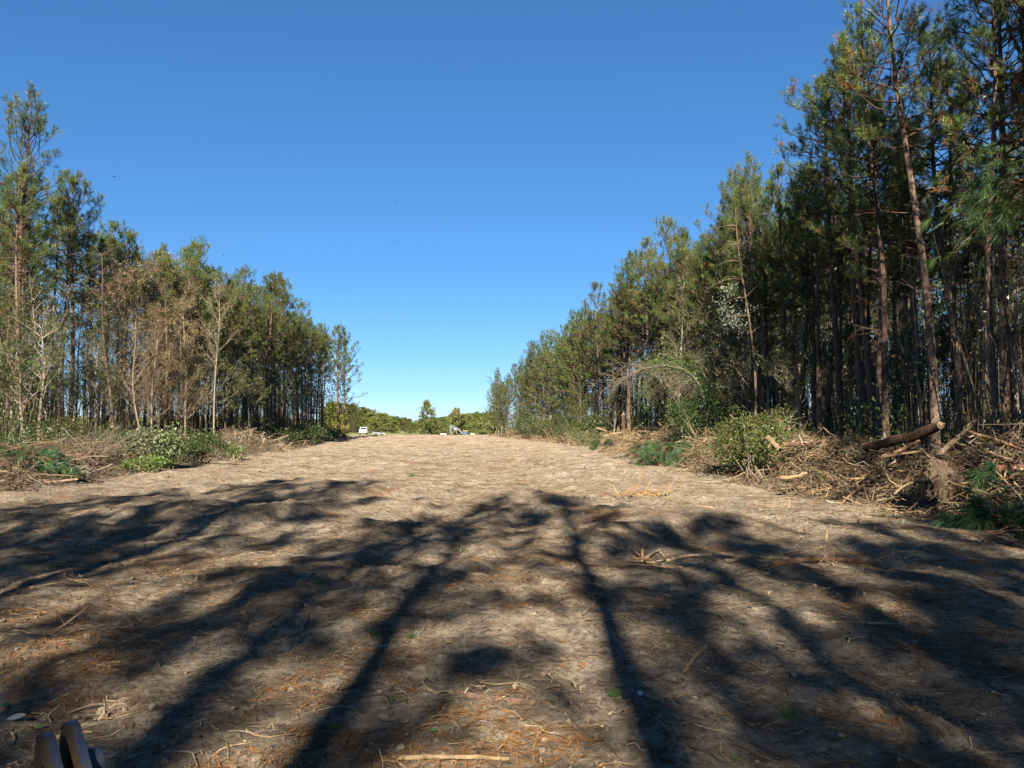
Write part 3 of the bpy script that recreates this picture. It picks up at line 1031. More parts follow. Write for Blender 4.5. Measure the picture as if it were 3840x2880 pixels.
for i, (px, py, D, v, lab) in enumerate(far_list):
    p = at(px, py, D)
    z0 = hz(p.x, D) - .3
    o = plant('distant_tree', v, (p.x, D, z0), i * 1.1, (p.z - z0) / (14. if v in FARP else 12.2), lab, 'tree', 'trees beyond the crest')
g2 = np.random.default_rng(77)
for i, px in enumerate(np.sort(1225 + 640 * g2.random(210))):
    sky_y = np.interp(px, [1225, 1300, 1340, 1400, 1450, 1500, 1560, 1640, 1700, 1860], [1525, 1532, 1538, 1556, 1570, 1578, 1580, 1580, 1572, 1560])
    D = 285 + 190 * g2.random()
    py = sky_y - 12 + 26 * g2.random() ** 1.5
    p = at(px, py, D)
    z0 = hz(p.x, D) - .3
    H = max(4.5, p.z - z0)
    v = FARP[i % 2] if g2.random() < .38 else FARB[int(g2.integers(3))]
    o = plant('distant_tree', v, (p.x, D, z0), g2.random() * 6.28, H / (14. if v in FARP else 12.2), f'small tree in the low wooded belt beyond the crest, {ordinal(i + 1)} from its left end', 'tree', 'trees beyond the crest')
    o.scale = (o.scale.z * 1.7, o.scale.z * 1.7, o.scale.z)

# ------------------------------------------------------------------ undergrowth and the deep wood (uncountable masses)
def undergrowth(side, n, label):
    g = np.random.default_rng(81 if side > 0 else 82)
    geo = Geo()
    if side > 0:
        d = 15 + 115 * g.random(n) ** 1.7
        x = np.interp(d, TRd, TRx) - 1.5 + 15 * g.random(n) ** 1.3
    else:
        d = 36 + 105 * g.random(n) ** 1.5
        x = np.interp(d, TLd, TLx) + 1.8 - 13 * g.random(n) ** 1.3
    cl = vnoise(x * .55 + 9, d * .4, 71)
    top = np.clip(.5 + 2.6 * (cl + .35), .2, 3.4) * (1.0 if side > 0 else .9)
    z = hgt(x, d) + top * g.random(n) ** 1.2
    hi = g.random(n) < .42
    z = np.where(hi, hgt(x, d) + 2 + 8 * g.random(n), z)
    keep = np.where(hi, vnoise(x * .8, z * .7 + d * .5, 72) > .05, cl > -.55)
    P = np.stack([x, d, z], 1)[keep] + g.normal(size=(keep.sum(), 3)) * .12
    c = pick([(.05, .085, .022), (.075, .10, .03), (.11, .11, .035), (.035, .06, .02), (.15, .12, .045)], len(P), g, .3)
    leaves(geo, P, (.045 + .05 * g.random(len(P))) * (1 + d[keep] / 38), c, g, .4)
    m = n // 34
    if side > 0:
        d = 17 + 90 * g.random(m) ** 1.5
        x = np.interp(d, TRd, TRx) + 14 * g.random(m)
    else:
        d = 40 + 95 * g.random(m) ** 1.3
        x = np.interp(d, TLd, TLx) - 12 * g.random(m)
    h = 2.0 + 6.5 * g.random(m) ** 1.4
    z0 = hgt(x, d)
    a = np.stack([x, d, z0], 1)
    ln = g.normal(size=(m, 2)) * .10
    b = a + np.stack([ln[:, 0] * h * .5, ln[:, 1] * h * .5, h * .5], 1) + g.normal(size=(m, 3)) * .1
    e = a + np.stack([ln[:, 0] * h, ln[:, 1] * h, h], 1)
    tubes(geo, np.stack([a, b, e], 1), (.013 + .016 * g.random((m, 1))) * np.array([[1, .8, .3]]), 4, pick([(.20, .15, .10), (.14, .10, .07), (.27, .21, .14), (.10, .075, .055)], m, g))
    o = obj('undergrowth', geo.mesh('undergrowth', M_LEAF, False))
    o['kind'] = 'stuff'
    tag(o, label, 'undergrowth')


undergrowth(1, 120000, 'tangled saplings and leafy brush on the floor of the right wood')
undergrowth(-1, 64000, 'tangled saplings and leafy brush on the floor of the left wood')


def deep_wood():
    g = np.random.default_rng(83)
    geo = Geo()
    m = 520
    d = 20 + 110 * g.random(m)
    x = np.interp(d, TRd, TRx) + 13 + 22 * g.random(m)
    m2 = 120
    d2 = 50 + 42 * g.random(m2)
    x2 = -.53 * d2 - 5 - 16 * g.random(m2)
    m3 = 150                                     # unseen woods behind and beside the viewer, added to cut sky and sun
    d3, x3 = -42 - 30 * g.random(m3), -60 + 120 * g.random(m3)
    m4 = 140
    d4, x4 = -42 + 56 * g.random(m4), 15.5 + 25 * g.random(m4)
    m5 = 90
    d5 = -42 + 76 * g.random(m5)
    x5 = -np.maximum(27, .72 * d5 + 6) - 16 * g.random(m5)
    d, x = np.concatenate([d, d2, d3, d4, d5]), np.concatenate([x, x2, x3, x4, x5])
    n = len(d)
    h = 14 + 5 * g.random(n)
    z0 = hgt(x, d) - .2
    a = np.stack([x, d, z0], 1)
    ln = g.normal(size=(n, 2)) * .3
    e = a + np.stack([ln[:, 0], ln[:, 1], h], 1)
    mid = (a + e) / 2 + g.normal(size=(n, 3)) * .15
    tubes(geo, np.stack([a, mid, e], 1), (.09 + .08 * g.random((n, 1))) * np.array([[1.1, .75, .15]]), 5, pick([(.15, .105, .08), (.11, .08, .06), (.2, .16, .12)], n, g))
    k = 62
    bi = np.repeat(np.arange(n), k)
    t = .35 + .65 * g.random(len(bi)) ** .6
    P = a[bi] + (e[bi] - a[bi]) * t[:, None] + g.normal(size=(len(bi), 3)) * np.array([1.2, 1.2, .5]) * (1.3 - .7 * t)[:, None]
    leaves(geo, P, .30 + .25 * g.random(len(P)), pick(PINE_PAL + [(.10, .09, .03)], len(P), g, .3), g, .3, .4)
    P = a[bi] * 1.0 + g.normal(size=(len(bi), 3)) * np.array([1.6, 1.6, 0]) + np.stack([0 * t, 0 * t, 4.5 * g.random(len(bi)) ** 1.5], 1)
    leaves(geo, P, .16 + .16 * g.random(len(P)), pick([(.05, .08, .022), (.09, .09, .03), (.04, .06, .02)], len(P), g, .3), g, .3)
    o = obj('woodland', geo.mesh('woodland', M_LEAF, False))
    o['kind'] = 'stuff'
    tag(o, 'dark mass of trunks and foliage deep inside the woods and unseen around the viewer', 'woodland')


deep_wood()

# ------------------------------------------------------------------ brush banks
TAN = [(.40, .29, .175), (.31, .225, .14), (.47, .365, .225), (.24, .17, .11), (.16, .115, .078), (.40, .32, .225)]
GREYST = [(.24, .21, .175), (.19, .16, .13), (.31, .28, .23), (.14, .115, .09)]


def bank_pt(side, d, u):
    f = np.interp(d, FRd, FRx) if side > 0 else np.interp(d, FLd, FLx)
    return f + u if side > 0 else f - u


def brush(side, n, d0, d1, pal, label, seed, lo=.25, hi=1.6, green=0, rmax=.018):
    g = np.random.default_rng(seed)
    geo = Geo()
    d = d0 + (d1 - d0) * g.random(n) ** 1.8
    u = -.5 + 5.2 * g.random(n)
    x = bank_pt(side, d, u)
    body = sstep(-.3, 1.6, u) * (1 - .7 * sstep(3, 5, u))
    z = hgt(x, d) + .02 + body * .85 * g.random(n) ** 1.2 * (.6 + .6 * np.clip(vnoise(x * .6, d * .5, 91) + .4, 0, 1.4))
    L = lo + (hi - lo) * g.random(n) ** 2.2
    az = g.random(n) * 6.28
    el = g.normal(size=n) * .30
    D = np.stack([np.cos(az) * np.cos(el), np.sin(az) * np.cos(el), np.sin(el)], 1)
    C = np.stack([x, d, z], 1)
    bend = g.normal(size=(n, 3)) * .17 * L[:, None]
    bend2 = g.normal(size=(n, 3)) * .12 * L[:, None]
    a, b = C - D * L[:, None] / 2, C + D * L[:, None] / 2
    for q in (a, b):
        q[:, 2] = np.maximum(q[:, 2], hgt(q[:, 0], q[:, 1]) + .005)
    r = (.004 + rmax * g.random(n) ** 2.5)[:, None] * np.array([[1, .95, .8, .5]])
    r = r * (1 + d / 90)[:, None]
    tubes(geo, np.stack([a, C - (b - a) / 6 + bend, C + (b - a) / 6 + bend2, b], 1), r, 3, pick(pal, n, g, .25))
    nb_ = n // 26
    bd_ = d0 + (d1 - d0) * g.random(nb_) ** 1.6
    bx_ = bank_pt(side, bd_, .4 + 3.8 * g.random(nb_))
    tufts(geo, np.stack([bx_, bd_, hgt(bx_, bd_) + .15 + .45 * g.random(nb_)], 1), norm(g.normal(size=(nb_, 3)) + np.array([0, 0, .3])), np.full(nb_, .22), 16, .012, pick([(.30, .20, .10), (.36, .25, .13), (.14, .17, .06), (.24, .16, .09)], nb_, g), .7, .25, g=g)
    if green:
        gd = d0 + (d1 - d0) * g.random(green) ** 1.6
        gu = .3 + 4.0 * g.random(green)
        gx = bank_pt(side, gd, gu)
        ok = vnoise(gx * .7, gd * .45, 95) > -.1
        P = np.stack([gx, gd, hgt(gx, gd) + .1 + .5 * g.random(green)], 1)[ok]
        leaves(geo, P + g.normal(size=P.shape) * .15, .10 * (.7 + .8 * g.random(len(P))), pick([(.10, .14, .04), (.16, .17, .06), (.06, .09, .03), (.22, .2, .09)], len(P), g), g, .3)
    o = obj('brush_tangle', geo.mesh('brush_tangle', M_WOOD, False))
    o['kind'] = 'stuff'
    tag(o, label, 'brush')


brush(1, 17500, 9, 50, TAN + [(.10, .072, .05), (.13, .095, .066), (.30, .26, .2)], 'pale tangle of broken roots and sticks heaped along the right bank', 401, green=5000)
brush(1, 7000, 42, 160, TAN, 'pale tangle of sticks on the far stretch of the right bank', 402, hi=2.6, green=3000, rmax=.026)
brush(-1, 8500, 18, 60, GREYST + [(.12, .095, .07), (.15, .12, .09)] + TAN[3:5], 'grey tangle of sticks and boughs along the left bank', 403, hi=2.6, green=7000)
brush(-1, 3000, 55, 140, TAN + GREYST, 'tan tangle of sticks on the far stretch of the left bank', 404, hi=3.0, green=2500, rmax=.03)

# ------------------------------------------------------------------ logs and sticks one can pick out
def log_thing(name, a, b, r, label, cat='log', bark=(.6, .52, .46), pale=(.40, .30, .18), group=None, bend=.03, seed=0, split=False, stubs=3, taper=.75, sides=10):
    g = np.random.default_rng(seed + 900)
    a, b = Vector(a), Vector(b)
    c = (a + b) / 2
    o = empty(name, c)
    tag(o, label, cat, group)
    t = np.linspace(0, 1, 9)
    L = (b - a).length
    pa, pb = np.array(tuple(a - c)), np.array(tuple(b - c))
    S = pa + (pb - pa) * t[:, None]
    off = norm(np.cross(pb - pa, g.normal(size=3)))
    S += off * (bend * L * np.sin(t * math.pi))[:, None] + g.normal(size=S.shape) * r * .12
    rr = r * (1 - (1 - taper) * t) * (1 + .06 * g.normal(size=9))
    gs = Geo()
    tubes(gs, S, rr, sides, pale if split else bark)
    obj('split_stem' if split else 'stem', gs.mesh('log_stem', M_WOOD if split else M_PINEBARK), o)
    for k, nm in ((0, 'broken_end'), (8, 'broken_end')):
        ge = Geo()
        ax = norm((S[1] - S[0]) if k == 0 else (S[8] - S[7])) * (-1 if k == 0 else 1)
        u = norm(np.cross(ax, [0.3, .2, 1.0]))
        v = np.cross(ax, u)
        an = np.arange(sides) * 2 * math.pi / sides
        ring = S[k] + rr[k] * 1.01 * (np.cos(an)[:, None] * u + np.sin(an)[:, None] * v)
        sp = ring * .55 + S[k] * .45 + ax * (r * (.25 + 1.1 * g.random((sides, 1)) ** 2))
        V = np.concatenate([ring, sp, [S[k] + ax * r * .35]])
        i = np.arange(sides)
        j = (i + 1) % sides
        ge.add(V, np.stack([i, j, j + sides, i + sides], 1), pale)
        ge.add(V, np.stack([i + sides, j + sides, 0 * i + 2 * sides], 1), pale)
        obj(nm, ge.mesh('broken_end', M_WOOD, False), o)
    for k in range(stubs):
        i0 = int(g.integers(1, 8))
        dr = norm(g.normal(size=3) + np.array([0, 0, .5]))
        gg = Geo()
        l = r * (1.5 + 2.5 * g.random())
        tubes(gg, np.stack([S[i0], S[i0] + dr * (r + l * .5), S[i0] + dr * (r + l)]), np.array([r * .3, r * .26, r * .16]), 6, bark if not split else pale, caps=True, colend=pale)
        obj('branch_stub', gg.mesh('branch_stub', M_WOOD, False), o)
    return o


def px_log(name, p, q, D0, D1, r, label, **kw):
    return log_thing(name, at(*p, D0), at(*q, D1), r, label, **kw)


px_log('log', (3250, 1678), (3525, 1594), 23.2, 20.8, .16, 'thick dark-barked log with pale broken end, propped highest on the right bank', seed=1, stubs=4)
px_log('log', (3520, 1702), (3652, 1578), 20.2, 20.8, .07, 'peeled pale pole slanting up out of the right bank', split=True, pale=(.38, .30, .2), seed=2, stubs=0)
px_log('branch', (3636, 1620), (3860, 1700), 19.5, 17.5, .05, 'long brown pole slanting down across the right bank at the picture edge', cat='branch', seed=3, bark=(1.4, 1.1, .8))
px_log('branch', (3660, 1690), (3850, 1745), 19, 17.3, .035, 'thin dark pole lying parallel below the slanting brown pole', cat='branch', seed=4)
px_log('log', (3520, 1750), (3612, 1728), 18.6, 18.9, .09, 'short bark stub with pale cut face beside the root plate', seed=5, stubs=1)
px_log('log', (3735, 1757), (3860, 1752), 17.2, 17.4, .085, 'reddish log lying level in the right bank at the picture edge', seed=6, bark=(1.2, .85, .6), stubs=1)
px_log('branch', (3310, 1712), (3480, 1630), 21.0, 21.6, .045, 'straight bough lying just below the thick dark log', cat='branch', seed=7, bark=(1.2, 1., .75))
px_log('branch', (3310, 1712), (3460, 1690), 20.6, 20.6, .035, 'peeled stick lying level under the thick dark log', cat='branch', split=True, seed=8, stubs=0)
px_log('log', (2880, 1640), (2925, 1692), 27.8, 27.4, .10, 'splintered pale butt beside the round green bush', split=True, pale=(.36, .27, .165), seed=9, stubs=2)
px_log('log', (2940, 1668), (3080, 1650), 27.0, 27.6, .09, 'brown log lying level between the splintered butt and the dark log', seed=10)
px_log('plank_split', (2930, 1792), (3022, 1774), 23.6, 24.3, .06, 'flat pale slab of split wood at the foot of the right bank', cat='split wood', split=True, seed=11, stubs=0)
px_log('branch', (3178, 1796), (3300, 1802), 22.5, 22.3, .035, 'pale straight stick at the bank foot below the thick dark log', cat='branch', split=True, pale=(.5, .34, .18), seed=12, stubs=0)
for i, (p, q, r, lab, sp) in enumerate([
        ((3100, 1884), (3148, 1862), .045, 'grey split slab lying alone before the right bank', True),
        ((3150, 1862), (3400, 1848), .035, 'long reddish pole lying on the soil before the right bank', False),
        ((3370, 1866), (3500, 1846), .04, 'pale splintered pole end-on to the long reddish pole', True),
        ((3475, 1888), (3610, 1872), .045, 'white peeled stick by the dark foot of the right bank', True),
        ((3450, 1938), (3675, 1918), .035, 'long orange-brown stick nearest the dark foot of the right bank', True),
        ((3540, 1954), (3800, 1968), .022, 'thin crooked twig on the soil at the right picture edge', False),
        ((3280, 1986), (3420, 1984), .04, 'rusty flat bark strip on the shaded soil at right', True),
        ((2870, 2130), (3240, 2118), .045, 'half-buried root running across the shade at right', False),
        ((2720, 2110), (2960, 2100), .03, 'flat stick beside the upright broken stake', True),
        ((3000, 2350), (3390, 2344), .018, 'long thin pale root on the sunlit soil at right', True)]):
    a, b = G(*p), G(*q)
    log_thing('fallen_stick', a + Vector((0, 0, r * .7)), b + Vector((0, 0, r * .7)), r, lab, 'stick', split=sp, pale=(.38, .29, .18) if i not in (0, 3) else (.44, .39, .31), bark=(1.0, .85, .7), seed=30 + i, stubs=0 if sp else 2,
              bend=.05, sides=7)
# left bank
for i, (p, q, D0, D1, r, lab, grey) in enumerate([
        ((118, 1764), (300, 1706), 28.5, 31.5, .085, 'grey pole slanting up through the left brush bank', True),
        ((120, 1738), (260, 1700), 31, 33, .07, 'thin dark pole just behind the slanting grey pole', True),
        ((-40, 1752), (62, 1764), 27, 26.5, .075, 'white peeled limb at the left picture edge', False),
        ((0, 1735), (125, 1733), 28, 28.6, .05, 'pale curved stick above the white peeled limb', False),
        ((-20, 1806), (72, 1820), 25, 24.6, .04, 'grey crooked branch low at the left picture edge', True),
        ((140, 1718), (390, 1690), 33, 35, .05, 'long thin grey stem lying level on the left bank', True),
        ((60, 1812), (290, 1796), 26, 27, .05, 'brown log lying level low in the left bank', True),
        ((130, 1775), (330, 1772), 27.5, 28.5, .06, 'tan log lying level in the middle of the left bank', False),
        ((270, 1752), (330, 1755), 29.5, 29, .045, 'pale forked bough on the left bank', False),
        ((330, 1775), (420, 1742), 29, 30, .045, 'tan stick slanting right from the left bank foot', False),
        ((940, 1652), (1010, 1640), 62, 64, .09, 'tan log on the far left brush heap', False),
        ((1010, 1655), (1080, 1632), 66, 68, .09, 'broken pole rising from the far left brush heap', False)]):
    px_log('log', p, q, D0, D1, r, lab, seed=60 + i, split=not grey, pale=(.36, .31, .24) if i != 2 else (.55, .51, .45), bark=(1.9, 1.8, 1.7), stubs=2 if grey else 1)
# far right heap
for i, (p, q, D, r, lab) in enumerate([((2270, 1635), (2330, 1622), 64, .11, 'peeled log on the far right heap beside the snapped stub'), ((2240, 1606), (2275, 1618), 66, .11, 'short pale log on top of the far right heap'),
                                       ((2395, 1645), (2440, 1640), 44, .09, 'red-brown stub left of the fallen pine top'), ((2570, 1640), (2680, 1665), 40, .07, 'dark bent root right of the fallen pine top')]):
    px_log('log', p, q, D, D + .6, r, lab, split=i < 2, pale=(.38, .29, .18), seed=80 + i)
# snapped stub standing before the right wood
bs = at(2338, 1610, 68)
log_thing('snapped_stub', (bs.x, 68, hz(bs.x, 68) - .1), at(2336, 1556, 68), .17, 'snapped pine stub with splintered top standing before the right wood', 'stump', seed=90, taper=.8, bend=.01)
for i, (px, py, py2) in enumerate([(3047, 1838, 1868), (2958, 1870, 1890), (3098, 1990, 2030), (2405, 2060, 2110)]):
    p = G(px, py2)
    D = p.y
    log_thing('stake', p + Vector((0, 0, -.05)), at(px + 3, py, D), .022, ('small pale broken stake upright before the right bank', 'stubby orange broken stem before the right bank', 'white upright splinter in the shaded soil at right', 'pale leaning splinter beside the stick heap')[i],
              'stake', split=True, pale=(.55, .38, .2), seed=95 + i, stubs=0, sides=6)


# ------------------------------------------------------------------ countable sticks scattered over banks and soil (shared shapes)
STICKS = []
for i in range(10):
    g = np.random.default_rng(500 + i)
    t = np.linspace(-.5, .5, 7)
    S = np.stack([t, .06 * np.sin(t * 5 + i) + .02 * g.normal(size=7), .03 * np.cos(t * 6 + i)], 1)
    ge = Geo()
    pale = i % 3 == 0
    c = tuple(.7 * v for v in TAN[i % 6]) if not pale else (.36, .29, .19)
    tubes(ge, S, .016 * (1 - .5 * (t + .5)) * (1 + .1 * g.normal(size=7)), 6, c, caps=True, colend=(.42, .33, .2))
    for k in range(3):
        p0 = S[1 + k * 2]
        e = p0 + norm(g.normal(size=3) + np.array([.8, 0, 0])) * (.12 + .16 * g.random())
        tubes(ge, np.stack([p0, (p0 + e) / 2 + g.normal(size=3) * .01, e]), np.array([.007, .005, .003]), 4, c)
    STICKS.append(ge.mesh('stick', M_WOOD))


def lay(name, me, loc, az, el, L, thick, label, cat, group):
    o = obj(name, me)
    o.location = loc
    o.rotation_euler = (g3.random() * 6.28, -el, az)
    o.rotation_mode = 'XYZ'
    o.scale = (L, thick, thick)
    return tag(o, label, cat, group)


g3 = np.random.default_rng(601)
for i, d in enumerate(np.sort(12 + 32 * g3.random(90) ** 1.4)):
    u = .2 + 3.6 * g3.random()
    x = float(bank_pt(1, d, u))
    lay('brush_stick', STICKS[int(g3.integers(10))], (x, d, hz(x, d) + .12 + .55 * g3.random()), g3.random() * 6.28, g3.normal() * .4, .9 + 1.6 * g3.random(), .8 + 1.6 * g3.random(),
        f'broken stick jutting from the right bank tangle, {ordinal(i + 1)} from its near end', 'stick', 'sticks in the right bank')
for i, d in enumerate(np.sort(21 + 34 * g3.random(60) ** 1.3)):
    u = .2 + 4.2 * g3.random()
    x = float(bank_pt(-1, d, u))
    lay('brush_stick', STICKS[int(g3.integers(10))], (x, d, hz(x, d) + .12 + .6 * g3.random()), g3.random() * 6.28, g3.normal() * .3, 1.3 + 2.2 * g3.random(), 1 + 2 * g3.random(),
        f'broken stick jutting from the left bank tangle, {ordinal(i + 1)} from its near end', 'stick', 'sticks in the left bank')
n_loose = 0
for d in np.sort(4.2 + 30 * g3.random(130) ** 1.8):
    x = (g3.random() * 2 - 1) * min(.7 * d, 9 if d < 30 else 8)
    if x > np.interp(d, FRd, FRx) or x < np.interp(d, FLd, FLx):
        continue
    L = .2 + .45 * g3.random() ** 2.5
    n_loose += 1
    lay('ground_stick', STICKS[int(g3.integers(10))], (x, d, hz(x, d) + .012), g3.random() * 6.28, g3.normal() * .08 + (.5 if g3.random() < .08 else 0), L, .32 + .4 * g3.random(),
        f'small dry stick loose on the open soil, {ordinal(n_loose)} nearest to the viewer', 'stick', 'loose sticks on the open soil')
# sticks placed where the photo shows them on the open soil
for i, (p, q, r, lab) in enumerate([
        ((1700, 2598), (2050, 2642), .030, 'thick buried branch lying across the sunlit soil nearest the viewer'),
        ((1210, 2090), (1330, 2145), .016, 'forked tan stick on the shaded soil left of centre'),
        ((2565, 2520), (2645, 2425), .018, 'pale stick leaning from the shade right of centre'),
        ((940, 2350), (1062, 2308), .022, 'grey peeled stick in the shade left of centre'),
        ((1130, 2372), (1160, 2295), .016, 'dark stick beside the grey peeled stick'),
        ((910, 2195), (1090, 2222), .014, 'curved pale root on the red needle patch'),
        ((200, 2375), (345, 2265), .014, 'long thin twig leaning over the soil at left'),
        ((1480, 1968), (1560, 1972), .028, 'short red-barked stub lying in the sun before the middle shadow'),
        ((1560, 1968), (1660, 1948), .020, 'curved stick lying right of the short red-barked stub'),
        ((2130, 2020), (2200, 2012), .020, 'yellow peeled stick in the middle shadow'),
        ((3065, 2120), (3120, 2045), .018, 'upright orange-tipped stick in the shade at right'),
        ((3090, 2128), (3240, 2112), .022, 'dark and orange flat stick at the foot of the upright one'),
        ((1960, 1990), (1990, 1975), .03, 'brown chunk of branch in the middle shadow'),
        ((1500, 2845), (1900, 2850), .016, 'curved orange root at the bottom edge'),
        ((2890, 2540), (3040, 2505), .013, 'straight dark twig on the soil at lower right')]):
    a, b = G(*p), G(*q)
    if i in (2, 6, 10):
        b = at(*q, a.y + .05)
    log_thing('fallen_stick', a + Vector((0, 0, r * .2)), b + Vector((0, 0, r * .25)), r * .85, lab, 'stick', split=i in (2, 5, 9, 10, 13), pale=(.36, .27, .165), bark=(.85, .8, .74), seed=130 + i, stubs=2 if i in (0, 1) else 0, bend=.04, sides=8)


def heap_of_sticks(px, py, label, n, w, h, seed, cols, name='stick_heap', roots=False):
    """a small snag: every stick of it a part"""
    g = np.random.default_rng(seed)
    p = G(px, py)
    o = empty(name, p)
    tag(o, label, 'stick heap')
    for i in range(n):
        ge = Geo()
        c = np.array([g.normal() * w * .4, g.normal() * w * .18, h * .25 * g.random()])
        L = w * (.25 + .5 * g.random())
        az = g.normal() * .5 + (0 if g.random() < .7 else 1.2)
        el = abs(g.normal()) * (.35 if not roots else .8)
        dr = np.array([math.cos(az) * math.cos(el), math.sin(az) * math.cos(el), math.sin(el)]) * (1 if g.random() < .5 else -1)
        if dr[2] < 0:
            dr[2] *= -.3
        r = w * (.016 + .022 * g.random() ** 2) * (.5 if roots else 1)
        mid = c + dr * L * .5 + g.normal(size=3) * L * .06
        tubes(ge, np.stack([c, mid, c + dr * L]), np.array([r, r * .9, r * .5]), 6, cols[int(g.integers(len(cols)))], caps=True, colend=(.6, .45, .24))
        obj('stick', ge.mesh('stick', M_WOOD), o)


heap_of_sticks(2450, 2105, 'small heap of red-barked split sticks in the sun right of centre', 11, .75, .3, 701, [(.30, .18, .10), (.40, .27, .15), (.55, .44, .3)])
heap_of_sticks(2420, 1852, 'splintered orange root clump alone on the open soil at right of centre', 34, 1.3, .6, 702, [(.45, .28, .13), (.36, .22, .11), (.55, .40, .2)], 'root_clump', True)
heap_of_sticks(1760, 2590, 'pale roots sticking up beside the thick buried branch', 8, .38, .3, 703, [(.38, .3, .19), (.28, .21, .14)], 'root_clump', True)
heap_of_sticks(2590, 1690, 'dark curled root tangle right of the fallen pine top', 26, 1.8, 1.0, 704, [(.16, .11, .08), (.24, .17, .11)], 'root_clump', True)
heap_of_sticks(2350, 1690, 'uprooted dark root left of the fallen pine top', 18, 1.5, 1.0, 705, [(.15, .10, .07), (.3, .21, .13)], 'root_clump', True)


def root_plate(px, py, D, label, seed):
    """uprooted stump seen on its root side: lumpy disc of soil, roots, short stem"""
    g = np.random.default_rng(seed)
    c = at(px, py, D)
    o = empty('uprooted_stump', c)
    tag(o, label, 'stump')
    ge = Geo()
    nr, ns = 9, 22
    rr = np.linspace(0, 1, nr)
    an = np.arange(ns) * 2 * math.pi / ns
    rad = .48 * (1 + .16 * np.sin(an * 3 + 1) + .1 * g.normal(size=ns))
    V, F = [], []
    for s, yy in ((1, -.14), (-1, .14)):
        for i in range(nr):
            for j in range(ns):
                V.append((rr[i] * rad[j] * math.cos(an[j]), yy * (1 - rr[i] ** 3) + .075 * g.normal(), rr[i] * rad[j] * math.sin(an[j])))
    for h in range(2):
        for i in range(nr - 1):
            for j in range(ns):
                k = (j + 1) % ns
                b0 = h * nr * ns
                F.append((b0 + i * ns + j, b0 + i * ns + k, b0 + (i + 1) * ns + k, b0 + (i + 1) * ns + j))
    ge.add(np.array(V), np.array(F), (.17, .13, .095))
    obj('root_ball', ge.mesh('root_ball', M_WOOD), o)
    for i in range(9):
        gr = Geo()
        a = g.random() * 6.28
        p = np.array([math.cos(a) * .3, -.1, math.sin(a) * .3])
        dr = norm(np.array([math.cos(a), -.5 * g.random(), math.sin(a)]) + g.normal(size=3) * .3)
        L = .12 + .3 * g.random()
        tubes(gr, np.stack([p, p + dr * L * .5 + g.normal(size=3) * .04, p + dr * L + np.array([0, 0, -.08])]), np.array([.03, .018, .006]) * (.5 + g.random()), 5, (.22, .155, .10))
        obj('root', gr.mesh('root', M_WOOD), o)
    gr = Geo()
    k = 90
    a = g.random(k) * 6.28
    rr_ = .15 + .38 * g.random(k)
    p = np.stack([np.cos(a) * rr_, -.12 + .1 * g.random(k), np.sin(a) * rr_], 1)
    dr = norm(np.stack([np.cos(a), -.9 * g.random(k), np.sin(a)], 1) + g.normal(size=(k, 3)) * .6)
    L = (.08 + .22 * g.random(k))[:, None]
    tubes(gr, np.stack([p, p + dr * L * .5 + g.normal(size=p.shape) * .03, p + dr * L + g.normal(size=p.shape) * .05 + np.array([0, 0, -.04])], 1), np.tile([.008, .006, .003], (k, 1)), 3, pick([(.30, .22, .14), (.2, .14, .09), (.36, .28, .18)], k, g))
    obj('root_fringe', gr.mesh('root_fringe', M_WOOD), o)
    gs = Geo()
    tubes(gs, np.array([[0, .1, 0], [.25, .5, .08], [.5, .9, .12]]), np.array([.16, .13, .12]), 9, (.8, .7, .6), caps=True, colend=(1.8, 1.4, .9))
    obj('stem', gs.mesh('stump_stem', M_PINEBARK), o)
    o.rotation_euler = (0, 0, .35)


root_plate(3540, 1795, 17.9, 'grey root plate of an uprooted stump standing edge-on in the right bank', 711)


# ------------------------------------------------------------------ bushes
def make_bush(name, loc, W, H, n, leaf, pal, label, seed, cat='bush', stemcol=(1.2, 1.1, 1.0), lumps=9, group=None, twigs=0):
    g = np.random.default_rng(seed)
    o = empty(name, loc)
    tag(o, label, cat, group)
    gs, gl = Geo(), Geo()
    k = 26
    az = g.random(k) * 6.28
    rr = W * .5 * np.sqrt(g.random(k))
    e = np.stack([np.cos(az) * rr, np.sin(az) * rr * .8, H * (.55 + .45 * g.random(k)) * (1 - .4 * (rr / (W * .5)) ** 2)], 1)
    b = e * np.array([.12, .12, 0])
    b[:, 2] = -.1
    m = (b + e) / 2 + g.normal(size=e.shape) * W * .05
    tubes(gs, np.stack([b, m, e], 1), np.tile([.022, .014, .005], (k, 1)), 5, stemcol)
    if twigs:
        q = g.integers(0, k, twigs)
        p0 = m[q] + (e[q] - m[q]) * g.random((twigs, 1))
        e0 = p0 + norm(g.normal(size=p0.shape) + np.array([0, 0, .6])) * (.3 + .7 * g.random((twigs, 1))) * H * .4
        tubes(gs, np.stack([p0, e0], 1), np.tile([.007, .003], (twigs, 1)), 3, (1.5, 1.4, 1.25))
    cen = np.concatenate([e, m[g.integers(0, k, lumps)]])
    bi = g.integers(0, len(cen), n)
    P = cen[bi] + g.normal(size=(n, 3)) * np.array([W, W, H]) * .095
    P[:, 2] = np.maximum(P[:, 2], .02)
    leaves(gl, P, leaf * (.6 + .7 * g.random(n)), pick(pal, n, g, .3), g, .5)
    obj('stems', gs.mesh('bush_stems', M_GREYBARK), o)
    obj('foliage', gl.mesh('bush_foliage', M_LEAF, False), o)
    return o


def bush_px(px, py, D, W, H, n, leaf, pal, label, seed, **kw):
    p = at(px, py, D)
    return make_bush('bush', (p.x, D, hz(p.x, D)), W, H, n, leaf, pal, label, seed, **kw)


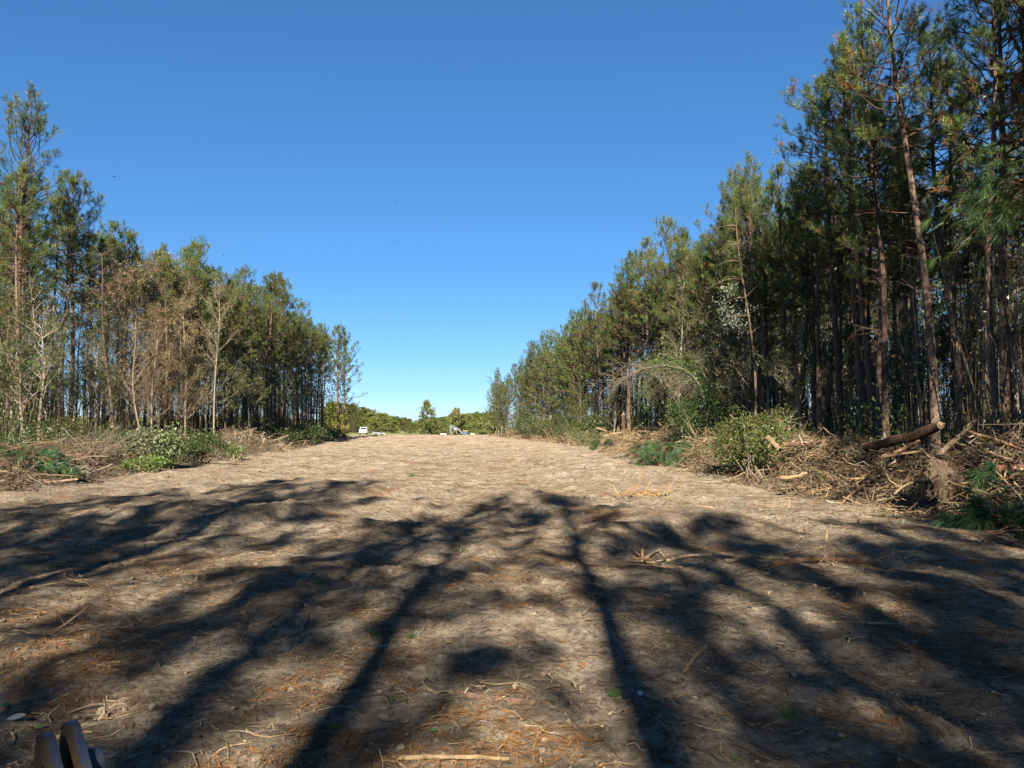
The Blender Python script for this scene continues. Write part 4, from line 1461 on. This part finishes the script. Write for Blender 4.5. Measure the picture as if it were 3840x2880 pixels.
BRIGHT = [(.095, .165, .032), (.13, .205, .04), (.07, .12, .025), (.165, .21, .05), (.04, .07, .02), (.16, .12, .06)]
SAGE = [(.17, .21, .105), (.125, .165, .07), (.225, .24, .145), (.08, .115, .045)]
bush_px(2820, 1700, 29.5, 3.1, 2.4, 7000, .105, BRIGHT, 'round bright green bush at the foot of the right bank', 801, twigs=60)
bush_px(2905, 1640, 31.5, 2.6, 1.7, 3800, .085, OLIVE + BRIGHT[2:4], 'olive bush close behind the round bright green bush', 802, twigs=60)
bush_px(2440, 1640, 48, 2.0, 1.2, 1500, .10, GREEN, 'dark low bush behind the fallen pine top', 803)
bush_px(2075, 1640, 103, 4.5, 2.2, 3000, .15, OLIVE + GREEN, 'wide olive scrub on the far right bank', 804, twigs=40)
for i_, (px_, D_, W_, H_) in enumerate([(1935, 104, 6, 3.2), (1900, 118, 6, 3.4), (1868, 134, 7, 3.6), (1850, 150, 7, 4.0), (2020, 84, 5, 2.6), (1960, 97, 5, 4.5), (1915, 124, 6, 5.0)]):
    bush_px(1920 + (np.interp(D_, FRd, FRx) + 3) * FPX / D_, 1640, D_, W_, H_, 2600, .22, OLIVE + GREEN, f'olive scrub at the far right wood edge, {ordinal(i_ + 1)} of seven clumps', 840 + i_, group='far scrub')
bush_px(2010, 1640, 114, 5.0, 2.6, 2600, .19, OLIVE + GREEN, 'scrub farthest along the right bank', 805)
bush_px(2200, 1640, 76, 4.0, 1.9, 2600, .12, GREEN + OLIVE, 'low green scrub left of the snapped stub', 806, twigs=30)
bush_px(2135, 1600, 88, 3.0, 2.6, 1800, .13, GREEN, 'dark green upright bush before the far right trunks', 816)
bush_px(2650, 1600, 43, 4.0, 3.4, 6500, .11, GREEN, 'dark evergreen thicket below the right wood trunks', 807)
bush_px(2590, 1610, 46, 3.0, 2.6, 3500, .11, OLIVE + BROWN, 'olive thicket beside the foot of the arched tree', 817, twigs=40)
bush_px(530, 1720, 36, 2.2, 1.7, 2600, .14, SAGE, 'pale sage bush leafing out of the left bank', 808)
bush_px(625, 1725, 37, 2.3, 1.9, 2800, .15, SAGE + BRIGHT[:1], 'largest pale-leaved bush on the left bank', 809)
bush_px(455, 1715, 36, 2.0, 1.5, 2200, .12, GREEN + SAGE[1:2], 'green bush left of the pale sage bush', 810)
bush_px(745, 1715, 41, 2.8, 1.7, 3600, .12, GREEN, 'dark green bush right of the largest pale-leaved bush', 811)
bush_px(880, 1715, 47, 1.3, .9, 900, .11, BRIGHT, 'small bright green bush at the left bank foot', 812)
bush_px(560, 1760, 33.5, 1.8, .7, 1500, .10, BRIGHT[:3], 'low green sprays at the left bank foot below the sage bush', 813)
bush_px(1150, 1650, 84, 5.0, 2.2, 2600, .17, GREEN, 'dark green scrub at the far left bank', 814)
bush_px(1060, 1650, 74, 4.2, 1.8, 2200, .15, GREEN, 'dark green heap of boughs before the far left trunks', 815)
bush_px(60, 1690, 37, 4.5, 2.6, 3600, .12, GREEN, 'shaded thicket at the left picture edge under the tall pine', 818)
bush_px(290, 1680, 42, 4.0, 2.6, 3400, .12, GREEN + OLIVE, 'green thicket below the second tall pine', 819)
bush_px(3500, 1590, 24.5, 2.2, 1.3, 1800, .09, GREEN, 'shaded green undergrowth bush behind the thick dark log', 820)


def fallen_top(px, py, D, W, H, label, seed, col, n=17):
    """torn-off pine top: limbs arching out with long needles hanging"""
    g = np.random.default_rng(seed)
    p = at(px, py, D)
    o = empty('fallen_pine_top', (p.x, D, hz(p.x, D)))
    tag(o, label, 'pine top')
    gs, gl = Geo(), Geo()
    az = np.linspace(0, 6.28, n) + g.normal(size=n) * .2
    L = W * .5 * (.7 + .5 * g.random(n))
    pts = np.zeros((n, 7, 3))
    pts[:, 0] = np.array([0, 0, H * .35]) + g.normal(size=(n, 3)) * .1
    dd = norm(np.stack([np.cos(az), np.sin(az) * .7, .55 + .5 * g.random(n)], 1))
    for k in range(1, 7):
        dd = norm(dd + np.array([0, 0, -.26]) + g.normal(size=dd.shape) * .07)
        pts[:, k] = pts[:, k - 1] + dd * (L / 6)[:, None]
    pts[..., 2] = np.maximum(pts[..., 2], .08)
    tubes(gs, pts, .022 * np.linspace(1, .35, 7)[None] * np.ones((n, 1)), 4, (1.1, .95, .8))
    q = np.repeat(np.arange(n), 14)
    k0 = g.integers(2, 7, len(q))
    a = pts[q, k0] + g.normal(size=(len(q), 3)) * W * .04
    a[:, 2] = np.maximum(a[:, 2], .12)
    dr = norm(norm(pts[q, k0] - pts[q, k0 - 1]) + g.normal(size=a.shape) * .35 + np.array([0, 0, -.5]))
    tufts(gl, a, dr, np.full(len(q), .26), 30, .016, pick(col, len(q), g), .45, .28, g=g)
    obj('limbs', gs.mesh('fallen_limbs', M_PINEBARK), o)
    obj('needles', gl.mesh('fallen_needles', M_NEEDLE, False), o)


GRN = [(.055, .115, .045), (.08, .14, .045), (.045, .095, .04)]
fallen_top(2500, 1690, 41, 3.8, 2.0, 'torn-off pine top with hanging blue-green needles on the right bank', 821, GRN, 22)
fallen_top(2580, 1700, 39, 2.0, 1.1, 'small pine bough drooping at the right of the torn-off pine top', 822, GRN, 10)
fallen_top(2260, 1640, 66, 2.6, 1.8, 'blue-green pine bough upright on the far right heap', 823, GRN, 10)
fallen_top(80, 1790, 27.5, 3.0, .9, 'dark pine boughs buried in the left bank at the picture edge', 824, GRN, 14)
fallen_top(3760, 1840, 14.8, 1.6, .6, 'shaded pine bough at the foot of the right bank by the picture edge', 825, GRN, 12)
fallen_top(3790, 1690, 17.4, 1.8, .8, 'pine bough on top of the right bank at the picture edge', 826, GRN, 12)

# brushwood fan of grey twigs on the left bank
def twig_fan(px, py, D, label, seed):
    g = np.random.default_rng(seed)
    p = at(px, py, D)
    o = empty('twig_fan', (p.x, D, hz(p.x, D) + .3))
    tag(o, label, 'branch')
    gs = Geo()
    n = 60
    dd = norm(np.stack([.8 + .3 * g.normal(size=n), .4 * g.normal(size=n), .55 + .18 * g.normal(size=n)], 1))
    L = 1.2 + 1.6 * g.random(n)
    b = g.normal(size=(n, 3)) * np.array([.25, .2, .08])
    m = b + dd * L[:, None] * .5 + g.normal(size=b.shape) * .06
    tubes(gs, np.stack([b, m, b + dd * L[:, None]], 1), np.tile([.016, .010, .004], (n, 1)), 4, (.5, .45, .42))
    obj('twigs', gs.mesh('twig_fan', M_GREYBARK), o)


twig_fan(325, 1705, 33, 'fan of bare grey twigs sweeping up from the left bank', 831)


# ------------------------------------------------------------------ litter on the soil
def litter():
    g = np.random.default_rng(901)
    geo = Geo()

    def spots(n, dmin, dmax, power=2.0):
        # even in the area seen, thinning with distance
        d = dmin * (dmax / dmin) ** (g.random(n) ** (1 / power) if power != 1 else g.random(n))
        x = (g.random(n) * 2 - 1) * (.78 * d + 1.0)
        ok = (x < np.interp(d, FRd, FRx) + .4) & (x > np.interp(d, FLd, FLx) - .4)
        return x[ok], d[ok]
    # chips and bark flakes
    x, d = spots(42000, 3.6, 60, 1.1)
    n = len(x)
    L = (.004 + .017 * g.random(n) ** 2.8) * (1 + d / 10)
    w = L * (.18 + .35 * g.random(n))
    az = g.random(n) * 6.28
    tl = g.normal(size=(n, 2)) * .28
    ux = np.stack([np.cos(az), np.sin(az), tl[:, 0]], 1) * L[:, None]
    vx = np.stack([-np.sin(az), np.cos(az), tl[:, 1]], 1) * w[:, None]
    c = np.stack([x, d, hgt(x, d) + .006 + .2 * w], 1)
    V = np.stack([c - ux, c + vx * (.5 + g.random((n, 1))), c + ux, c - vx * (.5 + g.random((n, 1)))], 1)
    col = pick(TAN[:1] + TAN[3:5] + [(.16, .11, .075), (.12, .085, .06), (.30, .17, .09), (.25, .2, .15), (.22, .17, .12), (.3, .24, .18), (.18, .135, .1), (.35, .29, .22)], n, g, .25)
    geo.add(V.reshape(-1, 3), np.arange(n * 4).reshape(-1, 4), np.repeat(col, 4, 0))
    # twigs and rootlets
    x, d = spots(9000, 3.8, 75, 1.15)
    n = len(x)
    L = (.05 + .28 * g.random(n) ** 2.2) * (1 + d / 30)
    az = g.random(n) * 6.28
    D = np.stack([np.cos(az), np.sin(az), 0 * az], 1)
    P = np.zeros((n, 4, 3))
    for k in range(4):
        q = np.stack([x, d, 0 * x], 1) + D * (L * (k / 3 - .5))[:, None] + np.stack([-D[:, 1], D[:, 0], 0 * x], 1) * (g.normal(size=n) * .10 * L)[:, None]
        q[:, 2] = hgt(q[:, 0], q[:, 1]) + .004 + .03 * g.random(n) ** 3
        P[:, k] = q
    r = (.0016 + .0035 * g.random(n) ** 2) * (1 + d / 14)
    tubes(geo, P, r[:, None] * np.array([[1, 1, .8, .5]]), 3, pick(TAN + GREYST + [(.33, .17, .08), (.12, .09, .065)], n, g, .25))
    # rusty pine needles in drifts
    x, d = spots(60000, 3.6, 26, 1.0)
    ok = vnoise(x * .8 + 4, d * .6, 41) + .5 * vnoise(x * 2.6, d * 2.2, 42) > .28
    x, d = x[ok], d[ok]
    n = len(x)
    L = .06 + .06 * g.random(n)
    az = g.random(n) * 6.28
    D = np.stack([np.cos(az), np.sin(az), .12 * g.normal(size=n)], 1) * L[:, None]
    S = np.stack([-np.sin(az), np.cos(az), 0 * az], 1) * (.0017 * (1 + d / 7))[:, None]
    c = np.stack([x, d, hgt(x, d) + .008 + .015 * g.random(n)], 1)
    geo.add(np.stack([c - D, c + S, c + D, c - S], 1).reshape(-1, 3), np.arange(n * 4).reshape(-1, 4), np.repeat(pick([(.34, .17, .06), (.27, .13, .05), (.40, .23, .09), (.22, .11, .05)], n, g, .25), 4, 0))
    o = obj('wood_litter', geo.mesh('wood_litter', M_CHIP, False))
    o['kind'] = 'stuff'
    tag(o, 'chips, twigs and rusty needles strewn over the scraped soil', 'litter')
    # clods
    geo = Geo()
    x, d = spots(3600, 3.6, 36, 1.1)
    n = len(x)
    s = (.005 + .020 * g.random(n) ** 3) * (1 + d / 16)
    t_ = (1 + 5 ** .5) / 2
    oct_ = np.array([[-1, t_, 0], [1, t_, 0], [-1, -t_, 0], [1, -t_, 0], [0, -1, t_], [0, 1, t_], [0, -1, -t_], [0, 1, -t_], [t_, 0, -1], [t_, 0, 1], [-t_, 0, -1], [-t_, 0, 1]], float) / 1.9
    f = np.array([[0, 11, 5], [0, 5, 1], [0, 1, 7], [0, 7, 10], [0, 10, 11], [1, 5, 9], [5, 11, 4], [11, 10, 2], [10, 7, 6], [7, 1, 8], [3, 9, 4], [3, 4, 2], [3, 2, 6], [3, 6, 8], [3, 8, 9], [4, 9, 5], [2, 4, 11], [6, 2, 10], [8, 6, 7], [9, 8, 1]])
    V = oct_[None] * (s[:, None, None] * np.array([1, .8, .6]) * (.7 + .6 * g.random((n, 1, 3)))) + g.normal(size=(n, 12, 3)) * s[:, None, None] * .16
    a = g.random(n) * 6.28
    ca, sa = np.cos(a)[:, None], np.sin(a)[:, None]
    V = np.stack([V[..., 0] * ca - V[..., 1] * sa, V[..., 0] * sa + V[..., 1] * ca, V[..., 2]], -1) + np.stack([x, d, hgt(x, d) + s * .3], 1)[:, None]
    geo.add(V.reshape(-1, 3), (np.arange(n)[:, None, None] * 12 + f[None]).reshape(-1, 3), np.repeat(pick([(.26, .21, .16), (.31, .26, .2), (.19, .15, .11), (.34, .29, .225)], n, g, .15), 12, 0))
    o = obj('clods', geo.mesh('clods', M_CHIP, False))
    o['kind'] = 'stuff'
    tag(o, 'crumbs and small clods of tan soil over the clearing', 'soil')


litter()


# fresh leaves, tufts and scraps one can pick out on the near soil
def leaf_thing(px, py, size, col, label, az, tilt=.35, asp=.5):
    p = G(px, py)
    ge = Geo()
    t = np.linspace(0, 1, 6)
    wv = np.sin(t * math.pi) ** .8 * asp * .5
    V, F = [], []
    for i in range(6):
        V += [((t[i] - .5), -wv[i], .03 + .1 * wv[i]), ((t[i] - .5), 0, .0 + .06 * math.sin(t[i] * 3)), ((t[i] - .5), wv[i], .03 + .1 * wv[i])]
    for i in range(5):
        F += [(i * 3, i * 3 + 1, i * 3 + 4, i * 3 + 3), (i * 3 + 1, i * 3 + 2, i * 3 + 5, i * 3 + 4)]
    ge.add(np.array(V) * size, np.array(F), col)
    o = obj('fallen_leaf', ge.mesh('fallen_leaf', M_LEAF))
    o.location = p + Vector((0, 0, .02 + size * .1))
    o.rotation_euler = (tilt, -.15, az)
    tag(o, label, 'leaf')


leaf_thing(2308, 2615, .12, (.06, .11, .03), 'large glossy dark green leaf on the shaded soil at lower centre', .2, .5, .7)
leaf_thing(2186, 2503, .06, (.38, .06, .03), 'small red leaf alone on the sunlit soil', 1.0)
leaf_thing(2758, 2838, .06, (.11, .17, .04), 'bright green leaf at the bottom right of centre', .5, .3, .7)
leaf_thing(1470, 2625, .06, (.16, .26, .04), 'small light green leaf in the red needles left of the thick branch', 1.6)
leaf_thing(1625, 2755, .075, (.22, .30, .12), 'pale green leaf near the bottom centre', -.6)
leaf_thing(1670, 2600, .06, (.10, .15, .05), 'dull green leaf against the thick buried branch', 1.2)
leaf_thing(2400, 2613, .055, (.62, .64, .66), 'white curled scrap beside the large dark green leaf', .8, .6, .8)
leaf_thing(60, 2708, .12, (.36, .34, .33), 'grey curled leaf at the lower left edge', .3)
leaf_thing(145, 2740, .07, (.13, .2, .05), 'green leaf left of the blue steel lugs', .9)
leaf_thing(20, 2660, .09, (.10, .17, .04), 'green leaf at the lower left edge above the grey one', 2.0)


def grass_tuft(px, py, label, seed, n=60, s=.14, pal=((.09, .15, .04), (.14, .2, .06))):
    g = np.random.default_rng(seed)
    p = G(px, py)
    ge = Geo()
    b = g.normal(size=(n, 3)) * np.array([s * .22, s * .22, 0])
    e = b + norm(g.normal(size=(n, 3)) * .7 + np.array([0, 0, 1.0])) * (s * (.5 + .7 * g.random((n, 1))))
    sd = norm(np.cross(e - b, g.normal(size=(n, 3)))) * s * .03
    ge.add(np.stack([b - sd, b + sd, e], 1).reshape(-1, 3), np.arange(n * 3).reshape(-1, 3), np.repeat(pick(pal, n, g), 3, 0))
    o = obj('green_sprig', ge.mesh('green_sprig', M_LEAF, False))
    o.location = p
    tag(o, label, 'sprig')


for i, (px, py, lab, s) in enumerate([(1195, 2188, 'dark green pine sprig on the dappled soil left of centre', .14), (1540, 2400, 'grassy sprig at the edge of the left trunk shadow', .10), (1405, 2412, 'grass blades left of the grassy sprig', .10),
                                      (3375, 1966, 'green sprig on the soil before the right bank', .14), (3310, 1936, 'low green weed below the right bank', .16), (1735, 2065, 'tiny green sprig in the middle shadow', .14),
                                      (2985, 2100, 'green sprig beside the upright orange-tipped stick', .12), (2960, 2690, 'leafy green sprig in the lower right shade', .12), (1545, 1790, 'low weed on the bright soil left of centre', .25),
                                      (2690, 2135, 'pale sprig right of the stick heap', .1)]):
    grass_tuft(px, py, lab, 950 + i, s=s)


# ------------------------------------------------------------------ hard-surface helpers
def box(geo, c, s, col=(1, 1, 1), taper=(1, 1), mat=0):
    x, y, z = (v / 2 for v in s)
    tx, ty = taper
    V = np.array([(-x, -y, -z), (x, -y, -z), (x, y, -z), (-x, y, -z), (-x * tx, -y * ty, z), (x * tx, -y * ty, z), (x * tx, y * ty, z), (-x * tx, y * ty, z)]) + np.array(c)
    geo.add(V, np.array([(0, 3, 2, 1), (4, 5, 6, 7), (0, 1, 5, 4), (1, 2, 6, 5), (2, 3, 7, 6), (3, 0, 4, 7)]), col, mat)


def prism(geo, poly, x0, x1, col=(1, 1, 1), mat=0, hole=None):
    """poly: list of (y, z) extruded along x"""
    n = len(poly)
    P = np.array(poly, float)
    V = np.concatenate([np.c_[np.full(n, x0), P], np.c_[np.full(n, x1), P]])
    i = np.arange(n)
    j = (i + 1) % n
    geo.add(V, np.stack([i, j, j + n, i + n], 1), col, mat)
    if hole is None:
        geo.add(V, np.array([list(range(n))[::-1], [k + n for k in range(n)]]), col, mat)
    else:
        H = np.array(hole, float)     # same number of points as poly, same winding
        W = np.concatenate([np.c_[np.full(n, x0), H], np.c_[np.full(n, x1), H]])
        VV = np.concatenate([V, W])
        a = 2 * n
        geo.add(VV, np.stack([j, i, i + a, j + a], 1), col, mat)
        geo.add(VV, np.stack([i + n, j + n, j + n + a, i + n + a], 1), col, mat)
        geo.add(VV, np.stack([j + a, i + a, i + a + n, j + a + n], 1), col, mat)


def disc_x(geo, c, r, w, n=20, col=(1, 1, 1)):
    c = np.array(c, float)
    tubes(geo, np.stack([c - [w / 2, 0, 0], c + [w / 2, 0, 0]]), np.array([r, r]), n, col, caps=True)


M_WHITE = plain_mat('white_paint', (.82, .83, .84), .3)
M_GLASS = plain_mat('dark_glass', (.03, .04, .05), .08)
M_BLACK = plain_mat('black_trim', (.02, .02, .022), .6)
M_CHROME = plain_mat('chrome', (.6, .6, .62), .25, .9)
M_LAMP = plain_mat('lamp_lens', (.75, .77, .8), .1)
M_RIM = plain_mat('wheel_metal', (.45, .45, .47), .35, .7)


def pickup(loc, rz, label, group, van=False):
    """full-size pickup facing -Y"""
    o = empty('parked_truck', loc, rz)
    tag(o, label, 'van' if van else 'truck', group)
    g = Geo()
    prism(g, [(-2.75, .55), (-2.8, .95), (-2.6, 1.12), (-1.25, 1.2), (2.75, 1.2), (2.8, .6), (2.2, .5), (-2.2, .5)], -.98, .98)
    obj('body', g.mesh('truck_body', M_WHITE, False), o)
    g = Geo()
    top = 1.92
    if van:
        prism(g, [(-1.3, 1.19), (-.75, 2.0), (2.5, 2.0), (2.72, 1.19)], -.94, .94)
    else:
        V = np.array([(-.94, -1.35, 1.19), (.94, -1.35, 1.19), (.94, 1.05, 1.19), (-.94, 1.05, 1.19), (-.76, -.62, top), (.76, -.62, top), (.76, .8, top), (-.76, .8, top)])
        g.add(V, np.array([(4, 5, 6, 7), (0, 1, 5, 4), (1, 2, 6, 5), (2, 3, 7, 6), (3, 0, 4, 7)]), (1, 1, 1))
    obj('cab', g.mesh('truck_cab', M_WHITE, False), o)
    g = Geo()
    if van:
        V = np.array([(-.82, -1.24, 1.30), (.82, -1.24, 1.30), (.76, -.80, 1.93), (-.76, -.80, 1.93)]) + np.array([0, -.03, 0])
    else:
        V = np.array([(-.84, -1.26, 1.28), (.84, -1.26, 1.28), (.70, -.70, 1.84), (-.70, -.70, 1.84)]) + np.array([0, -.03, .01])
    g.add(V, np.array([(0, 1, 2, 3)]), (1, 1, 1))
    obj('windscreen', g.mesh('windscreen', M_GLASS, False), o)
    for s in (-1, 1):
        g = Geo()
        V = np.array([(s * .905, -1.0, 1.3), (s * .905, .9, 1.3), (s * .80, .72, 1.8), (s * .80, -.55, 1.8)]) + np.array([s * .03, 0, 0])
        g.add(V, np.array([(0, 1, 2, 3)]), (1, 1, 1))
        obj('side_window', g.mesh('side_window', M_GLASS, False), o)
        g = Geo()
        box(g, (s * .78, -2.79, .92), (.34, .06, .2))
        obj('headlight', g.mesh('headlight', M_LAMP, False), o)
        g = Geo()
        box(g, (s * 1.12, -1.05, 1.36), (.22, .1, .22))
        obj('mirror', g.mesh('mirror', M_BLACK, False), o)
        for yy in (-1.75, 1.75):
            w = empty('wheel', (s * .86, yy, .4))
            w.parent = o
            g = Geo()
            disc_x(g, (0, 0, 0), .4, .27)
            obj('tyre', g.mesh('tyre', M_BLACK, False), w)
            g = Geo()
            disc_x(g, (s * .02, 0, 0), .24, .27)
            obj('rim', g.mesh('rim', M_RIM, False), w)
    g = Geo()
    box(g, (0, -2.80, .92), (1.16, .06, .26))
    gr = obj('grille', g.mesh('grille', M_BLACK, False), o)
    g = Geo()
    box(g, (0, -2.84, .95), (1.2, .03, .07))
    obj('grille_bar', g.mesh('grille_bar', M_CHROME, False), gr)
    g = Geo()
    box(g, (0, -2.86, .62), (1.9, .16, .2))
    obj('bumper', g.mesh('bumper', M_WHITE, False), o)


def at_ground(px, D):
    p = at(px, 1600, D)
    return Vector((p.x, D, hz(p.x, D)))


pk = at_ground(1363, 206)
pk.z = at(1363, 1629, 206).z
pickup(pk, R(9), 'white pickup truck facing the clearing beside the last left pines', 'vehicles beyond the crest')
p2 = at_ground(1409, 236)
p2.z -= 1.3
pickup(p2, R(8), 'white vehicle showing only its roof and windscreen beyond the crest', 'vehicles beyond the crest')
p3 = at_ground(1428, 243)
p3.z -= 1.35
pickup(p3, R(25), 'pale vehicle half hidden right behind the other roof beyond the crest', 'vehicles beyond the crest', van=True)


def parked_van():
    p = at_ground(1665, 236)
    p.z -= .15
    pickup(p, R(80), 'pale grey vehicle roof just showing left of the excavator', 'vehicles beyond the crest')


parked_van()


def excavator():
    D = 232.0
    b = at_ground(1752, D)
    o = empty('excavator', b, R(0))
    tag(o, 'excavator with dark grey boom and yellow cab roof beyond the crest', 'excavator')
    M_Y = plain_mat('machine_yellow', (.62, .40, .06), .45)
    M_GREY = plain_mat('boom_grey', (.07, .085, .11), .5)
    M_BLUEGL = plain_mat('cab_glass', (.06, .12, .18), .1)
    # arm reaches to the left (-X)
    for s in (-1.25, 1.25):
        g = Geo()
        poly = [(-2.2, .45), (-1.9, .1), (1.9, .1), (2.2, .45), (1.9, .85), (-1.9, .85)]
        prism(g, poly, s - .3, s + .3)
        t = obj('track', g.mesh('track', M_BLACK, False), o)
        t.rotation_euler = (0, 0, R(90))
    g = Geo()
    box(g, (.55, 0, 1.35), (3.7, 2.6, .8), taper=(.97, .95))
    obj('house', g.mesh('house', M_Y, False), o)
    g = Geo()
    box(g, (1.75, 0, 1.95), (1.3, 2.5, .5), taper=(.85, .9))
    obj('engine_hood', g.mesh('engine_hood', M_Y, False), o)
    g = Geo()
    box(g, (-.55, -.75, 2.25), (1.45, 1.0, 1.3), taper=(.86, .95))
    c = obj('cab', g.mesh('cab', M_BLACK, False), o)
    g = Geo()
    box(g, (-.55, -1.265, 2.3), (1.15, .03, .95), taper=(.86, 1))
    obj('cab_window', g.mesh('cab_window', M_BLUEGL, False), c)
    g = Geo()
    box(g, (-.55, -.75, 2.96), (1.35, 1.0, .1))
    obj('cab_roof', g.mesh('cab_roof', M_Y, False), c)
    g = Geo()
    prism(g, [(-.9, 1.5), (-.7, 1.9), (-2.5, 3.75), (-4.6, 4.55), (-4.9, 4.2), (-2.7, 3.1)], -.22, .22)
    bm = obj('boom', g.mesh('boom', M_GREY, False), o)
    bm.rotation_euler = (0, 0, R(-90))
    g = Geo()
    prism(g, [(-3.2, 3.15), (-3.9, 3.5), (-3.95, 3.72), (-3.25, 3.42)], -.235, .235)
    d = obj('white_decal', g.mesh('boom_decal', M_WHITE, False), bm)
    g = Geo()
    prism(g, [(-4.4, 4.9), (-5.2, 4.7), (-5.35, 3.9), (-5.15, 1.9), (-4.75, 1.9), (-4.6, 4.0)], -.18, .18)
    st = obj('stick', g.mesh('dipper', M_GREY, False), o)
    st.rotation_euler = (0, 0, R(-90))
    g = Geo()
    prism(g, [(-5.3, 1.95), (-4.6, 1.95), (-4.1, 1.3), (-4.4, .6), (-5.2, .45), (-5.6, .9)], -.6, .6)
    bk = obj('bucket', g.mesh('bucket', M_BLACK, False), o)
    bk.rotation_euler = (0, 0, R(-90))


excavator()


# ------------------------------------------------------------------ blue steel lugs of the machine under the viewer
def lugs():
    M_BLUE = plain_mat('worn_blue_sky_tint', (.018, .028, .058), .5, .1, .4, (14., (.045, .040, .036), .44, .6))  # blue also carries the sky light on the upper edges
    M_RUST = plain_mat('rusty_steel', (.055, .035, .019), .8, .2, .3, (9., (.022, .018, .015), .4, .7))
    base = at(318, 3010, 1.95)
    o = empty('machine_lug', base)
    tag(o, 'pair of worn blue steel lugs with pin holes at the bottom left corner', 'machine part')
    o.rotation_euler = (0, 0, R(52))
    o.scale = (.66, .66, .66)

    def plate(x0, dz, dy):
        # outline in (y, z): rounded top far end, straight edge sloping down towards the viewer
        an = np.linspace(math.pi * .98, math.pi * .12, 9)
        r = .075
        top = [(dy + .13 + r * math.cos(a) * -1, dz + .17 + r * math.sin(a)) for a in an][::-1]
        poly = [(dy + .205, dz - .60), (dy + .205, dz + .17)] + [(dy + .13 + r * math.cos(a), dz + .17 + r * math.sin(a)) for a in np.linspace(.5, 1.95, 6)] + \
               [(dy - .08, dz + .02), (dy - .24, dz - .22), (dy - .34, dz - .60)]
        n = len(poly)
        cy_, cz = dy + .115, dz + .10
        hole = []
        for (yy, zz) in poly:
            a = math.atan2(zz - cz, yy - cy_)
            hole.append((cy_ + .038 * math.cos(a), cz + .038 * math.sin(a)))
        g = Geo()
        prism(g, poly, x0, x0 + .028, hole=hole)
        p = obj('lug_plate', g.mesh('lug_plate', M_RUST, False), o)
        # blue band proud of the cut edge, sky light put into its colour
        g = Geo()
        edge = poly[2:]
        e2 = [(yy, zz) for yy, zz in edge]
        for (a, b) in zip(e2[:-1], e2[1:]):
            a, b = np.array(a), np.array(b)
            nrm = np.array([-(b - a)[1], (b - a)[0]])
            nrm = nrm / np.linalg.norm(nrm)
            if nrm[1] < 0:
                nrm = -nrm
            q = [a, b, b + nrm * .004, a + nrm * .004]
            prism(g, q, x0 - .002, x0 + .030)
        obj('sky_tinted_edge', g.mesh('sky_tinted_edge', M_BLUE, False), p)
    plate(-.10, 0, 0)
    plate(-.012, .018, 0)
    g = Geo()
    tubes(g, np.array([[.018, .09, .10], [.085, .09, .10]]), np.array([.055, .055]), 20, (1, 1, 1), caps=True)
    bs_ = obj('pin_boss', g.mesh('pin_boss', M_BLUE, False), o)
    g = Geo()
    tubes(g, np.array([[.05, .09, .146], [.05, .09, .158]]), np.array([.012, .012]), 10, (1, 1, 1), caps=True)
    obj('grease_plug', g.mesh('grease_plug', M_BLACK, False), bs_)
    g = Geo()
    box(g, (-.03, -.06, -.85), (.34, .62, .5))
    obj('arm_beam', g.mesh('arm_beam', M_RUST, False), o)


lugs()


# ------------------------------------------------------------------ birds / insects in the air
def bird(px, py, D, span, label, rz, roll):
    p = at(px, py, D)
    o = empty('bird', p, rz)
    tag(o, label, 'bird', 'dark birds in the sky')
    o.rotation_euler = (roll, .2, rz)
    g = Geo()
    t = np.linspace(-.5, .5, 7)
    tubes(g, np.stack([0 * t, t * span * .55, 0 * t], 1), span * .12 * np.maximum(np.sin((t + .5) * math.pi) ** .7, .12), 8, (1, 1, 1), caps=True)
    obj('body', g.mesh('bird_body', M_BLACK), o)
    for s in (-1, 1):
        g = Geo()
        top = np.array([(0, -.10, .02), (.28, -.14, .09), (.5, .02, .04), (.30, .07, .08), (0, .10, .02)]) * span
        top[:, 0] *= s
        V = np.concatenate([top, top - np.array([0, 0, .012 * span])])
        i = np.arange(5)
        j = (i + 1) % 5
        g.add(V, np.array([[0, 1, 2, 3, 4]]), (1, 1, 1))
        g.add(V, np.array([[9, 8, 7, 6, 5]]), (1, 1, 1))
        g.add(V, np.stack([i, j, j + 5, i + 5], 1), (1, 1, 1))
        obj('wing', g.mesh('bird_wing', M_BLACK, False), o)


for i, (px, py, sp, lab) in enumerate([(427, 662, .36, 'dark bird right of the tall left pines'), (838, 958, .22, 'dark bird just above the left wood skyline'), (1485, 758, .24, 'dark bird highest over the left half of the clearing'),
                                       (1490, 903, .18, 'small dark bird straight below another over the clearing'), (1815, 362, .16, 'tiny dark bird high near the middle of the sky'),
                                       (2487, 386, .2, 'dark bird in the upper sky right of the middle'), (2452, 52, .18, 'dark bird at the very top of the sky'),
                                       (1396, 1190, .16, 'tiny dark bird low over the left end of the gap'), (1441, 926, .12, 'faint speck of a bird left of a pair')]):
    bird(px, py, 55, sp, lab, i * 1.9, .5 * math.sin(i * 2.1))
